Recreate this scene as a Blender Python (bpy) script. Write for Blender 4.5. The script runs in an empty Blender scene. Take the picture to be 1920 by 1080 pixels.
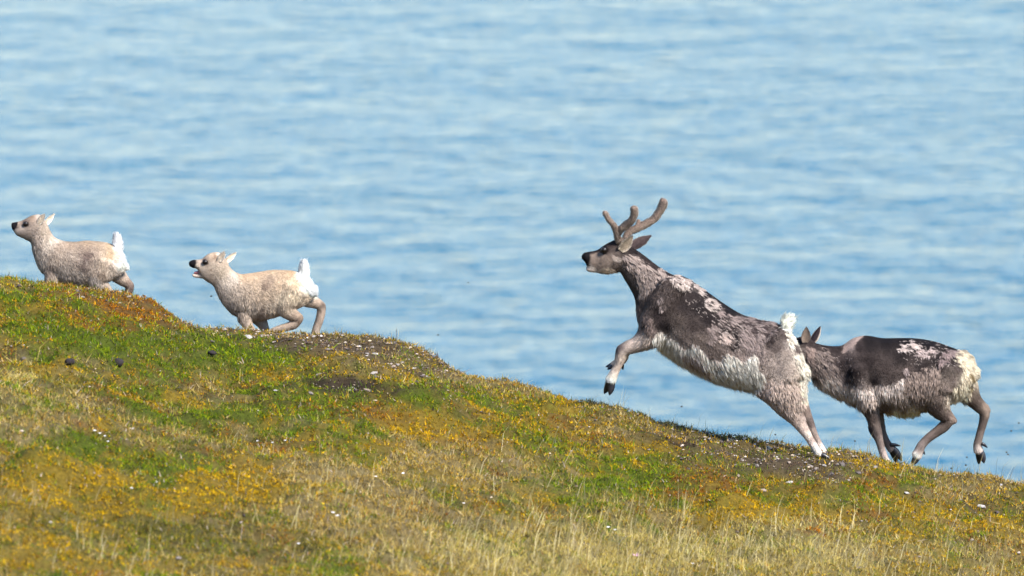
import bpy, math, random
import numpy as np
from mathutils import Vector, kdtree

rng = np.random.default_rng(7)
random.seed(7)
scene = bpy.context.scene
col = scene.collection

# ------------------------------------------------------------------ camera
D = 45.0                              # metres to the ridge where the animals run
PITCH = math.radians(12.0)
CAM = np.array([0.0, 0.0, D * math.tan(PITCH)])
SLANT = D / math.cos(PITCH)
FRAME_W = 6.4                         # metres across the frame at the ridge
LENS = 36.0 * SLANT / FRAME_W
cam_d = bpy.data.cameras.new('camera')
cam = bpy.data.objects.new('camera', cam_d)
col.objects.link(cam)
cam.location = CAM
cam.rotation_euler = (math.radians(90) - PITCH, 0, 0)
cam_d.lens = LENS
cam_d.sensor_width = 36.0
cam_d.clip_start = 1.0
cam_d.clip_end = 60000.0
cam_d.dof.use_dof = True
cam_d.dof.focus_distance = SLANT + 0.5
cam_d.dof.aperture_fstop = 2.7
scene.camera = cam

# ------------------------------------------------------------------ light
SUN_EL, SUN_AZ = math.radians(47), math.radians(134)      # azimuth measured from +Y towards +X
world = bpy.data.worlds.new('World')
scene.world = world
world.use_nodes = True
wn = world.node_tree
for n in list(wn.nodes):
    wn.nodes.remove(n)
sky = wn.nodes.new('ShaderNodeTexSky')
sky.sky_type = 'NISHITA'
sky.sun_disc = False
sky.sun_elevation = SUN_EL
sky.sun_rotation = SUN_AZ
sky.air_density = 1.0
sky.dust_density = 0.0
sky.ozone_density = 4.0
bg = wn.nodes.new('ShaderNodeBackground')
bg.inputs['Strength'].default_value = 0.085
wo = wn.nodes.new('ShaderNodeOutputWorld')
wn.links.new(sky.outputs[0], bg.inputs[0])
wn.links.new(bg.outputs[0], wo.inputs[0])
sun_d = bpy.data.lights.new('sun', 'SUN')
sun_d.energy = 3.2
sun_d.angle = math.radians(15)
sun_d.color = (1.0, 0.95, 0.88)
sun = bpy.data.objects.new('sun', sun_d)
col.objects.link(sun)
sdir = Vector((math.sin(SUN_AZ) * math.cos(SUN_EL), math.cos(SUN_AZ) * math.cos(SUN_EL), math.sin(SUN_EL)))
sun.rotation_euler = sdir.to_track_quat('Z', 'Y').to_euler()
scene.view_settings.view_transform = 'Standard'
scene.view_settings.look = 'None'
scene.view_settings.exposure = 1.74
scene.view_settings.gamma = 1.0
scene.view_settings.use_curve_mapping = False
scene.cycles.max_bounces = 5
scene.cycles.diffuse_bounces = 3

# ------------------------------------------------------------------ helpers
TP, CP, SP = math.tan(PITCH), math.cos(PITCH), math.sin(PITCH)
KPX = 36.0 / LENS / 1920.0


def at(px, py, Y):
    """point of the side view (photo pixels) on the upright plane y = Y"""
    px = np.asarray(px, float); py = np.asarray(py, float)
    a = (px - 960) * KPX
    b = (540 - py) * KPX
    dx, dy, dz = a, CP + b * SP, -SP + b * CP
    s = np.asarray(Y, float) / dy
    return np.stack(np.broadcast_arrays(dx * s, dy * s, CAM[2] + dz * s), -1)


def px_of(P):
    """photo pixel of world points (used to lay out coats and moss patches)"""
    x, y, z = P[..., 0], P[..., 1], P[..., 2] - CAM[2]
    f = y * CP - z * SP
    u = y * SP + z * CP
    return 960 + x / f / KPX, 540 - u / f / KPX


def lin(c):
    c = np.asarray(c, float) / 255.0
    return np.where(c <= 0.04045, c / 12.92, ((c + 0.055) / 1.055) ** 2.4)


def _hash(i, j, k, seed):
    h = (i * 374761393 + j * 668265263 + k * 2147483647 + seed * 1274126177) & 0xFFFFFFFF
    h = ((h ^ (h >> 13)) * 1103515245) & 0xFFFFFFFF
    h = ((h ^ (h >> 16)) * 2654435761) & 0xFFFFFFFF
    return ((h ^ (h >> 15)) & 0xFFFF) / 65535.0


def vnoise(x, y, z=0.0, seed=0):
    x, y, z = np.broadcast_arrays(np.asarray(x, float), np.asarray(y, float), np.asarray(z, float))
    i, j, k = np.floor(x).astype(np.int64), np.floor(y).astype(np.int64), np.floor(z).astype(np.int64)
    u, v, w = x - i, y - j, z - k
    u, v, w = [t * t * t * (t * (t * 6 - 15) + 10) for t in (u, v, w)]
    r = 0
    for a in (0, 1):
        for b in (0, 1):
            for c in (0, 1):
                r = r + _hash(i + a, j + b, k + c, seed) * (u if a else 1 - u) * (v if b else 1 - v) * (w if c else 1 - w)
    return r * 2 - 1


def fbm(x, y, z=0.0, seed=0, octs=4):
    r, a, f = 0, 0.55, 1.0
    for o in range(octs):
        r = r + a * vnoise(np.asarray(x) * f + o * 17.3, np.asarray(y) * f - o * 9.1, np.asarray(z) * f, seed + o)
        a *= 0.5; f *= 2.03
    return r


def smooth(a, b, x):
    t = np.clip((x - a) / (b - a), 0, 1)
    return t * t * (3 - 2 * t)


def mesh_np(name, V, F, colr=None, smooth_shade=True):
    """V (n,3); F (m,3) or (m,4) array; colr per vertex linear RGB"""
    V = np.ascontiguousarray(V, np.float32); F = np.ascontiguousarray(F, np.int32)
    me = bpy.data.meshes.new(name)
    m, k = F.shape
    me.vertices.add(len(V)); me.vertices.foreach_set('co', V.ravel())
    me.loops.add(m * k); me.loops.foreach_set('vertex_index', F.ravel())
    me.polygons.add(m)
    me.polygons.foreach_set('loop_start', np.arange(m, dtype=np.int32) * k)
    me.polygons.foreach_set('loop_total', np.full(m, k, np.int32))
    me.polygons.foreach_set('use_smooth', np.full(m, smooth_shade))
    if colr is not None:
        at_ = me.color_attributes.new('tint', 'FLOAT_COLOR', 'POINT')
        c4 = np.ones((len(V), 4), np.float32); c4[:, :3] = colr
        at_.data.foreach_set('color', c4.ravel())
    me.update(calc_edges=True)
    return me


def link(name, me, mat=None, parent=None, base=None):
    o = bpy.data.objects.new(name, me)
    col.objects.link(o)
    if mat is not None and me is not None and not me.materials:
        me.materials.append(mat)
    if parent is not None:
        o.parent = parent
    return o


def tag(o, label=None, cat=None, group=None, kind=None):
    if label: o['label'] = label
    if cat: o['category'] = cat
    if group: o['group'] = group
    if kind: o['kind'] = kind
    return o


def mat_tint(name, rough=0.8, spec=0.2, vary=0.15, vscale=60.0, bump=0.0, bscale=150.0, sheen=0.0):
    m = bpy.data.materials.new(name); m.use_nodes = True
    nt = m.node_tree; b = nt.nodes['Principled BSDF']
    a = nt.nodes.new('ShaderNodeVertexColor'); a.layer_name = 'tint'
    tc = nt.nodes.new('ShaderNodeTexCoord')
    no = nt.nodes.new('ShaderNodeTexNoise'); no.inputs['Scale'].default_value = vscale; no.inputs['Detail'].default_value = 4
    nt.links.new(tc.outputs['Object'], no.inputs['Vector'])
    mr = nt.nodes.new('ShaderNodeMapRange')
    mr.inputs['From Min'].default_value = 0.3; mr.inputs['From Max'].default_value = 0.7
    mr.inputs['To Min'].default_value = 1 - vary; mr.inputs['To Max'].default_value = 1 + vary
    nt.links.new(no.outputs['Fac'], mr.inputs['Value'])
    mx = nt.nodes.new('ShaderNodeVectorMath'); mx.operation = 'SCALE'
    nt.links.new(a.outputs['Color'], mx.inputs[0]); nt.links.new(mr.outputs[0], mx.inputs['Scale'])
    nt.links.new(mx.outputs[0], b.inputs['Base Color'])
    b.inputs['Roughness'].default_value = rough
    b.inputs['Specular IOR Level'].default_value = spec
    if sheen:
        b.inputs['Sheen Weight'].default_value = sheen
    if bump:
        n2 = nt.nodes.new('ShaderNodeTexNoise'); n2.inputs['Scale'].default_value = bscale; n2.inputs['Detail'].default_value = 5
        nt.links.new(tc.outputs['Object'], n2.inputs['Vector'])
        bp = nt.nodes.new('ShaderNodeBump'); bp.inputs['Strength'].default_value = bump; bp.inputs['Distance'].default_value = 0.01
        nt.links.new(n2.outputs['Fac'], bp.inputs['Height']); nt.links.new(bp.outputs[0], b.inputs['Normal'])
    return m


def mat_plain(name, c, rough=0.5, spec=0.3, vary=0.2, vscale=40.0, bump=0.0):
    m = bpy.data.materials.new(name); m.use_nodes = True
    nt = m.node_tree; b = nt.nodes['Principled BSDF']
    tc = nt.nodes.new('ShaderNodeTexCoord')
    no = nt.nodes.new('ShaderNodeTexNoise'); no.inputs['Scale'].default_value = vscale; no.inputs['Detail'].default_value = 5
    nt.links.new(tc.outputs['Object'], no.inputs['Vector'])
    rp = nt.nodes.new('ShaderNodeValToRGB')
    c = np.asarray(c, float)
    rp.color_ramp.elements[0].position = 0.3; rp.color_ramp.elements[1].position = 0.7
    rp.color_ramp.elements[0].color = (*(c * (1 - vary)), 1); rp.color_ramp.elements[1].color = (*np.clip(c * (1 + vary), 0, 1), 1)
    nt.links.new(no.outputs['Fac'], rp.inputs[0]); nt.links.new(rp.outputs[0], b.inputs['Base Color'])
    b.inputs['Roughness'].default_value = rough
    b.inputs['Specular IOR Level'].default_value = spec
    if bump:
        bp = nt.nodes.new('ShaderNodeBump'); bp.inputs['Strength'].default_value = bump; bp.inputs['Distance'].default_value = 0.004
        nt.links.new(no.outputs['Fac'], bp.inputs['Height']); nt.links.new(bp.outputs[0], b.inputs['Normal'])
    return m


# ------------------------------------------------------------------ sea
SEA_Z = -25.0


def build_sea():
    ys = np.concatenate([np.linspace(60, 600, 10), np.geomspace(700, 40000, 12)])
    xs = np.concatenate([-np.geomspace(40000, 100, 10), [0], np.geomspace(100, 40000, 10)])
    X, Y = np.meshgrid(xs, ys)
    V = np.stack([X.ravel(), Y.ravel(), np.full(X.size, SEA_Z)], 1)
    nx, ny = len(xs), len(ys)
    q = (np.arange(ny - 1)[:, None] * nx + np.arange(nx - 1)[None]).ravel()
    F = np.stack([q, q + 1, q + nx + 1, q + nx], 1)
    me = mesh_np('sea', V, F)
    m = bpy.data.materials.new('sea_water'); m.use_nodes = True
    nt = m.node_tree; b = nt.nodes['Principled BSDF']
    tc = nt.nodes.new('ShaderNodeTexCoord')
    hs = []
    # wind waves: long crests across the view, slightly oblique
    for sc, rot, sx, sy, det, wt in ((1.0, -5, 0.70, 1.10, 3.0, 0.42), (1.0, 8, 1.9, 2.5, 3.0, 0.18), (1.0, -4, 0.16, 0.30, 3.0, 0.42)):
        mp = nt.nodes.new('ShaderNodeMapping')
        mp.inputs['Rotation'].default_value = (0, 0, math.radians(rot))
        mp.inputs['Scale'].default_value = (sx, sy, 1)
        nt.links.new(tc.outputs['Object'], mp.inputs['Vector'])
        no = nt.nodes.new('ShaderNodeTexNoise'); no.inputs['Scale'].default_value = sc
        no.inputs['Detail'].default_value = det; no.inputs['Roughness'].default_value = 0.5
        no.inputs['Distortion'].default_value = 0.4
        nt.links.new(mp.outputs[0], no.inputs['Vector'])
        ml = nt.nodes.new('ShaderNodeMath'); ml.operation = 'MULTIPLY'; ml.inputs[1].default_value = wt
        nt.links.new(no.outputs['Fac'], ml.inputs[0]); hs.append(ml)
    ad = nt.nodes.new('ShaderNodeMath'); ad.operation = 'ADD'
    nt.links.new(hs[0].outputs[0], ad.inputs[0]); nt.links.new(hs[1].outputs[0], ad.inputs[1])
    ad2 = nt.nodes.new('ShaderNodeMath'); ad2.operation = 'ADD'
    nt.links.new(ad.outputs[0], ad2.inputs[0]); nt.links.new(hs[2].outputs[0], ad2.inputs[1])
    bp = nt.nodes.new('ShaderNodeBump'); bp.inputs['Strength'].default_value = 1.0; bp.inputs['Distance'].default_value = 1.0
    nt.links.new(ad2.outputs[0], bp.inputs['Height']); nt.links.new(bp.outputs[0], b.inputs['Normal'])
    b.inputs['Base Color'].default_value = (0.008, 0.080, 0.14, 1)
    b.inputs['Roughness'].default_value = 0.12
    b.inputs['IOR'].default_value = 1.33
    o = link('sea', me, m)
    tag(o, 'light blue rippled sea far below the ridge', 'water', kind='structure')


build_sea()

# ------------------------------------------------------------------ hillside
RIDGE = np.array([(-400, 500), (-150, 508), (0, 517), (67, 523), (133, 528), (187, 537), (233, 545), (283, 560), (303, 573), (310, 582), (333, 595), (347, 608), (367, 615),
                  (433, 618), (500, 620), (567, 625), (633, 629), (700, 637), (747, 645), (783, 655), (827, 675), (850, 692), (883, 707), (917, 712), (967, 720), (1047, 740),
                  (1067, 747), (1117, 755), (1133, 759), (1167, 771), (1207, 778), (1219, 790), (1267, 798), (1333, 812), (1393, 817), (1467, 828), (1510, 835), (1547, 842),
                  (1583, 844), (1620, 852), (1650, 865), (1673, 872), (1727, 879), (1767, 887), (1800, 891), (1867, 896), (1890, 901), (1920, 905), (2100, 930), (2400, 985)], float)
_rp = at(RIDGE[:, 0], RIDGE[:, 1] + 2, D)


HUMMOCKS = []


def ground_z(x, y):
    x = np.asarray(x, float); y = np.asarray(y, float)
    t = y - D
    xx = x * D / np.clip(y, 20, None)             # crest line fans out with distance
    zs = np.interp(x, _rp[:, 0], _rp[:, 2])
    zs = np.where(x < _rp[0, 0], _rp[0, 2] + (_rp[0, 0] - x) * 0.03, zs)
    zs = np.where(x > _rp[-1, 0], _rp[-1, 2] - (x - _rp[-1, 0]) * 0.12, zs)
    # away from the crest the profile softens
    zs_s = sum(np.interp(x + d, _rp[:, 0], _rp[:, 2]) for d in (-0.45, -0.3, -0.15, 0, 0.15, 0.3, 0.45)) / 7
    zs_s = np.where((x < _rp[0, 0]) | (x > _rp[-1, 0]), zs, zs_s)
    w = smooth(0.15, 1.2, np.abs(t))
    zs = zs * (1 - w) + zs_s * w
    e = 0.35
    g = np.where(t < 0, -0.21, -0.5) * (np.sqrt(t * t + e * e) - e) - TP * t
    g = g - 0.02 * np.clip(t, 0, 40) * 1.0
    z = zs + g
    # hummocks
    amp = smooth(0.0, 0.9, -t) * 0.72 + 0.28
    hum = 0.085 * fbm(x * 1.1, y * 1.0, 0, 11, 2) + 0.06 * fbm(x * 3.0, y * 3.6, 0, 21, 2)
    z = z + hum * amp * smooth(6, 1, np.abs(t + 3) - 6) + (0.013 + 0.030 * smooth(0.0, 0.5, -t)) * fbm(x * 9, y * 10, 0, 31, 2)
    for bx, by, rx, ry, h in HUMMOCKS:
        z = z + h * np.exp(-((x - bx) / rx) ** 2 - ((y - by) / ry) ** 2)
    # towards the photographer the hillside rises again
    up = 7.9 - 0.215 * y - 0.10 * x
    k = smooth(36.0, 28.0, y)
    return z * (1 - k) + up * k


def ground_point(px, py):
    """where the sight line through a photo pixel meets the slope"""
    ys = np.linspace(36, 46.5, 4000)
    R = at(np.full(4000, px), np.full(4000, py), ys)
    h = R[:, 2] - ground_z(R[:, 0], R[:, 1])
    i = np.argmax(h < 0) if (h < 0).any() else np.argmin(np.abs(h))
    return R[i]


_h = []
for _px, _py, _rx, _h0 in ((820, 775, .42, .13), (60, 875, .26, .09), (150, 905, .24, .08), (240, 950, .30, .07), (1310, 915, .22, .09), (1390, 955, .20, .07), (480, 800, .34, .06), (1150, 800, .30, .05),
                           (690, 700, .30, .05), (330, 900, .24, .07), (1560, 940, .26, .06), (1700, 930, .24, .06), (1010, 850, .26, .06), (120, 650, .35, .06), (560, 870, .26, .06)):
    _q = ground_point(_px, _py)
    _h.append((_q[0], _q[1], _rx, _rx * 0.7, _h0))
HUMMOCKS.extend(_h)


def nonuni(a, b, c, d, fine, ncoarse):
    left = b - np.geomspace(fine, b - a + fine, ncoarse)[::-1] + fine
    mid = np.arange(b, c, fine)
    right = c + np.geomspace(fine, d - c + fine, ncoarse) - fine
    return np.unique(np.round(np.concatenate([left, mid, right]), 5))


# cover map: what grows where, laid out in the side view and broken up by noise
PATCH = [  # class, px, py, rx, ry, weight
    ('rust', 150, 590, 90, 24, 2.4), ('rust', 260, 600, 50, 20, 1.0), ('green', 40, 560, 90, 30, 1.2), ('green', 230, 640, 140, 26, 1.2), ('gold', 40, 610, 70, 30, 1.2),
    ('green', 130, 640, 150, 20, 1.0), ('tan', 60, 800, 90, 60, 1.6), ('gold', 60, 880, 90, 30, 2.2), ('gold', 130, 900, 70, 22, 1.6), ('gold', 200, 945, 120, 25, 2.0),
    ('green', 150, 850, 80, 22, 1.6), ('green', 330, 880, 60, 20, 1.0), ('tan', 330, 825, 70, 18, 1.2), ('gold', 450, 900, 100, 22, 1.4), ('green', 520, 790, 130, 30, 1.2),
    ('soil', 625, 713, 56, 13, 5.0), ('soil', 680, 732, 55, 12, 3.2), ('soil', 800, 740, 45, 10, 1.3), ('green', 500, 680, 120, 22, 1.6), ('green', 800, 745, 70, 20, 1.5),
    ('gold', 800, 805, 110, 24, 2.2), ('rust', 770, 790, 60, 16, 1.8), ('rust', 900, 830, 60, 14, 1.4), ('gold', 640, 690, 110, 16, 1.4), ('green', 1000, 830, 40, 14, 1.8),
    ('tan', 640, 900, 140, 30, 1.7), ('tan', 900, 880, 130, 40, 1.3), ('tan', 750, 1000, 160, 40, 1.5), ('olive', 250, 985, 110, 24, 1.8), ('olive', 450, 1020, 120, 30, 1.7),
    ('gold', 90, 1040, 160, 40, 1.5), ('gravel', 740, 672, 90, 24, 2.6), ('gravel', 640, 646, 60, 14, 2.2), ('gravel', 480, 634, 110, 12, 2.4), ('gravel', 250, 560, 60, 12, 1.6),
    ('gravel', 150, 540, 90, 9, 1.0), ('gravel', 840, 700, 40, 14, 1.4), ('gravel', 1150, 765, 60, 10, 1.3), ('gravel', 1330, 840, 90, 16, 2.2), ('gravel', 1450, 865, 100, 20, 3.0), ('gravel', 1540, 880, 70, 16, 2.6),
    ('soil', 1260, 832, 50, 14, 3.4), ('soil', 1450, 880, 60, 12, 1.2), ('rust', 1310, 915, 55, 24, 3.0), ('gold', 1390, 950, 70, 18, 2.0), ('green', 1230, 900, 60, 36, 1.8),
    ('green', 1450, 930, 90, 18, 1.1), ('gold', 1460, 905, 70, 16, 1.4), ('rust', 1600, 910, 80, 16, 1.4), ('rust', 1580, 985, 60, 14, 1.4), ('gold', 1500, 960, 80, 20, 1.5),
    ('green', 1680, 905, 60, 20, 1.3), ('straw', 1250, 1030, 260, 50, 2.4), ('straw', 1000, 1050, 180, 40, 1.6), ('straw', 1600, 1050, 160, 36, 1.2), ('straw', 60, 740, 60, 40, 1.0),
    ('gold', 1750, 970, 130, 24, 1.3), ('gold', 1180, 860, 80, 16, 1.3), ('tan', 1130, 790, 70, 14, 1.3), ('tan', 1780, 915, 120, 14, 1.4), ('gravel', 1830, 960, 50, 12, 1.8),
    ('soil', 1850, 950, 40, 8, 1.6), ('green', 1100, 900, 70, 30, 1.2), ('gold', 1000, 780, 80, 18, 1.0), ('rust', 640, 770, 60, 12, 1.0), ('gravel', 1740, 890, 50, 9, 1.0),
    ('soil', 890, 780, 24, 8, 1.4), ('soil', 1080, 800, 24, 8, 1.2), ('gravel', 440, 730, 50, 8, 0.8), ('gravel', 220, 830, 40, 8, 1.0), ('green', 640, 1060, 60, 20, 1.0),
]
CLASSES = ['green', 'gold', 'rust', 'tan', 'olive', 'straw', 'gravel', 'soil']
PAL = {
    'green': [(114, 126, 40), (84, 106, 32), (144, 148, 52), (70, 88, 34)],
    'gold': [(182, 148, 50), (156, 130, 42), (196, 164, 72), (130, 114, 42)],
    'rust': [(156, 108, 50), (126, 84, 44), (182, 136, 58), (112, 80, 54)],
    'tan': [(178, 158, 112), (156, 132, 84), (196, 178, 138), (140, 120, 70)],
    'olive': [(120, 112, 62), (96, 96, 50), (156, 142, 90), (80, 80, 44)],
    'straw': [(196, 180, 128), (176, 158, 100), (208, 194, 150), (150, 136, 78)],
    'gravel': [(116, 100, 84), (84, 70, 62), (150, 128, 102), (110, 98, 58)],
    'soil': [(72, 60, 54), (54, 46, 42), (88, 74, 64), (98, 82, 58)],
}
ALB = 0.82


def cover(P):
    """weights (n, 8) of the ground cover classes at world points"""
    px, py = px_of(P)
    x, y = P[:, 0], P[:, 1]
    wx = px + 45 * fbm(x * 2.6, y * 3.0, 0, 41, 3) + 14 * fbm(x * 12, y * 14, 0, 43, 2)
    wy = py + 14 * fbm(x * 2.6, y * 3.0, 5, 47, 3) + 5 * fbm(x * 12, y * 14, 3, 49, 2)
    W = np.zeros((len(P), 8))
    base = {'green': 0.55, 'gold': 0.55, 'rust': 0.24, 'tan': 0.28, 'olive': 0.34, 'straw': 0.08, 'gravel': 0.06, 'soil': 0.13}
    for i, c in enumerate(CLASSES):
        n = fbm(x * 1.9 + i * 7.7, y * 2.6 - i * 3.1, i * 2.0, 60 + i, 4)
        W[:, i] = base[c] * np.exp(1.6 * n + 2.6 * fbm(x * 5.0 + i * 5.1, y * 6.5 - i * 2.3, i * 3.0, 80 + i, 2) + 1.6 * fbm(x * 20 + i * 5.1, y * 24 - i * 2.3, i * 3.0, 180 + i, 2))
    for c, cx, cy, rx, ry, w in PATCH:
        g = np.exp(-0.5 * (((wx - cx) / rx) ** 2 + ((wy - cy) / ry) ** 2) * 1.4)
        W[:, CLASSES.index(c)] *= 1 + 3.4 * w * g
        W[:, CLASSES.index(c)] += 0.30 * w * g * (2.0 if c in ('soil', 'gravel', 'rust') else 1.0)
    # a dry, trodden strip just under the skyline
    sk = np.interp(px, RIDGE[:, 0], RIDGE[:, 1])
    strip = np.exp(-np.clip(wy - sk, 0, None) / 20.0)
    zone = np.exp(-((px - 700) / 190) ** 2) + 0.9 * np.exp(-((px - 1430) / 230) ** 2) + 0.6 * np.exp(-((px - 230) / 120) ** 2) + 0.5 * np.exp(-((px - 1850) / 120) ** 2)
    wide = np.exp(-np.clip(wy - sk, 0, None) / 30.0) * zone
    W[:, 6] += 0.8 * wide; W[:, 7] += 1.3 * wide * (fbm(x * 7, y * 9, 0, 223, 3) > 0.0)
    W[:, 3] += 0.9 * strip; W[:, 6] += 0.45 * strip; W[:, 7] += 1.0 * strip * (fbm(x * 8, y * 5, 0, 222, 2) > 0.12); W[:, 1] += 0.3 * strip; W[:, 0] *= 1 - 0.6 * strip
    # straw towards the bottom of the slope
    W[:, 3] += 0.7 * smooth(880, 1060, wy); W[:, 5] += 0.3 * smooth(930, 1080, wy)
    W = W ** 1.5
    return W / W.sum(1, keepdims=True)


def pick(W, r):
    return (np.cumsum(W, 1) < r[:, None]).sum(1).clip(0, 7)


PALARR = np.array([[lin(c) for c in PAL[k]] for k in CLASSES])       # 8,4,3


def build_ground():
    xs = nonuni(-400, -4.3, 4.3, 400, 0.028, 40)
    ys = np.concatenate([np.linspace(-40, 30, 36), np.arange(31, 36, 0.5), np.arange(36.1, 46.6, 0.028), 46.6 + np.geomspace(0.05, 150, 40)])
    X, Y = np.meshgrid(xs, ys)
    Z = ground_z(X.ravel(), Y.ravel())
    V = np.stack([X.ravel(), Y.ravel(), Z], 1)
    nx, ny = len(xs), len(ys)
    q = (np.arange(ny - 1)[:, None] * nx + np.arange(nx - 1)[None]).ravel()
    F = np.stack([q, q + 1, q + nx + 1, q + nx], 1)
    W = cover(V)
    C = (W[:, :, None] * PALARR.mean(1)[None]).sum(1) * ALB * 0.34  # ground colour darkened to paint in the shade between moss cushions and blades
    me = mesh_np('ground', V, F, C)
    m = mat_tint('moss_ground', rough=0.95, spec=0.1, vary=0.35, vscale=45.0, bump=0.9, bscale=120.0)
    o = link('ground', me, m)
    tag(o, 'mossy tundra hillside sloping down to the right', 'ground', kind='structure')
    return o


ground = build_ground()

class Grid:
    """heights and cover weights sampled once, read back by bilinear lookup"""
    x0, y0, h = -4.15, 36.3, 0.021

    def __init__(self):
        xs = np.arange(self.x0, 4.16, self.h); ys = np.arange(self.y0, 46.2, self.h)
        X, Y = np.meshgrid(xs, ys)
        Z = ground_z(X.ravel(), Y.ravel())
        self.shape = X.shape
        self.z = Z.reshape(X.shape)
        self.w = cover(np.stack([X.ravel(), Y.ravel(), Z], 1)).reshape(X.shape + (8,))

    def read(self, A, x, y):
        u = np.clip((x - self.x0) / self.h, 0, self.shape[1] - 1.001); v = np.clip((y - self.y0) / self.h, 0, self.shape[0] - 1.001)
        i, j = u.astype(int), v.astype(int); a, b = u - i, v - j
        if A.ndim == 3: a, b = a[:, None], b[:, None]
        return (A[j, i] * (1 - a) + A[j, i + 1] * a) * (1 - b) + (A[j + 1, i] * (1 - a) + A[j + 1, i + 1] * a) * b


grid = Grid()


def cover_fast(P):
    return grid.read(grid.w, P[:, 0], P[:, 1])


# area that gets real plants: the frame plus a margin, a little over the crest
def scatter(n, y0=36.5, y1=45.9, bias=0.0):
    out = []
    need = n
    while need > 0:
        k = int(need * 2.2) + 1000
        x = rng.uniform(-4.0, 4.0, k); y = rng.uniform(y0, y1, k)
        z = grid.read(grid.z, x, y)
        P = np.stack([x, y, z], 1)
        px, py = px_of(P)
        ok = (px > -180) & (px < 2100) & (py < 1130)
        P = P[ok][:need]
        out.append(P); need -= len(P)
    return np.concatenate(out)


def blades(P, length, width, dirs, colors, bend, seg=1):
    """tapered blades: seg 1 = one triangle, seg 2 = bent quad + triangle"""
    n = len(P)
    side = np.cross(dirs, rng.normal(size=(n, 3)))
    side /= np.linalg.norm(side, axis=1, keepdims=True) + 1e-9
    side *= width[:, None] * 0.5
    L = length[:, None]
    if seg == 1:
        V = np.stack([P - side, P + side, P + dirs * L + bend * L], 1).reshape(-1, 3)
        F = np.arange(3 * n).reshape(n, 3)
        return V, F, np.repeat(colors, 3, 0)
    mid = P + dirs * L * 0.55 + bend * L * 0.25
    tip = P + dirs * L * 0.95 + bend * L
    V = np.stack([P - side, P + side, mid - side * 0.75, mid + side * 0.75, tip], 1).reshape(-1, 3)
    b = np.arange(n)[:, None] * 5
    F = np.concatenate([b + [0, 1, 3], b + [0, 3, 2], b + [2, 3, 4]], 0)
    return V, F, np.repeat(colors, 5, 0)


veg_mat = mat_tint('moss_and_grass', rough=0.75, spec=0.15, vary=0.12, vscale=90.0)
# leaves let light through: mix a little translucency
nt = veg_mat.node_tree
_b = nt.nodes['Principled BSDF']; _o = nt.nodes['Material Output']
_t = nt.nodes.new('ShaderNodeBsdfTranslucent'); _m = nt.nodes.new('ShaderNodeMixShader'); _m.inputs[0].default_value = 0.3
nt.links.new(_b.inputs['Base Color'].links[0].from_socket, _t.inputs['Color'])
nt.links.new(_b.outputs[0], _m.inputs[1]); nt.links.new(_t.outputs[0], _m.inputs[2]); nt.links.new(_m.outputs[0], _o.inputs['Surface'])


def up_dirs(n, spread):
    d = rng.normal(size=(n, 3)) * spread
    d[:, 2] = np.abs(d[:, 2]) + 1.0
    return d / np.linalg.norm(d, axis=1, keepdims=True)


def veg_colors(P, cls, jitter=0.14):
    n = len(P)
    s = (fbm(P[:, 0] * 18, P[:, 1] * 12, 0, 91, 2) + 0.6) * 2.2 + rng.normal(size=n) * 0.9
    C = PALARR[cls, np.clip(s.astype(int), 0, 3)] * ALB
    C = C * (1 + rng.normal(size=(n, 1)) * jitter + 0.30 * fbm(P[:, 0] * 7, P[:, 1] * 5, 0, 95, 2)[:, None] + 0.42 * fbm(P[:, 0] * 38, P[:, 1] * 24, 0, 97, 2)[:, None])
    lum = C.mean(1, keepdims=True); C = lum + (C - lum) * 1.38
    q = rng.random(n)
    C[q < 0.016] = lin((196, 178, 164)) * ALB
    C[q > 0.95] = lin((66, 54, 44)) * ALB
    return np.clip(C, 0.004, 0.8)


def build_moss():
    n = 600000
    P = scatter(n)
    W = cover_fast(P)
    cls = pick(W, rng.random(n))
    keep = ~(((cls == 6) & (rng.random(n) < 0.45)) | ((cls == 7) & (rng.random(n) < 0.45)))
    P, cls = P[keep], cls[keep]; n = len(P)
    cl = fbm(P[:, 0] * 30, P[:, 1] * 22, 0, 77, 2)                  # little cushions
    base_len = np.array([0.017, 0.010, 0.010, 0.018, 0.018, 0.024, 0.009, 0.007])[cls]
    ln = base_len * np.exp(rng.normal(size=n) * 0.35) * (1 + 0.5 * cl)
    wd = np.array([0.0056, 0.0078, 0.0075, 0.0050, 0.0056, 0.0042, 0.008, 0.008])[cls] * rng.uniform(0.7, 1.3, n)
    P = P + np.stack([np.zeros(n), np.zeros(n), 0.034 * np.clip(cl, -0.5, 1) - 0.003], 1)
    d = up_dirs(n, 1.1)
    bend = rng.normal(size=(n, 3)) * 0.25
    V, F, C = blades(P, ln, wd, d, veg_colors(P, cls), bend, 1)
    o = link('moss_carpet', mesh_np('moss_carpet', V, F, C, False), veg_mat)
    tag(o, 'golden green and rusty moss carpet covering the slope', 'moss', kind='stuff')


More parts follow.
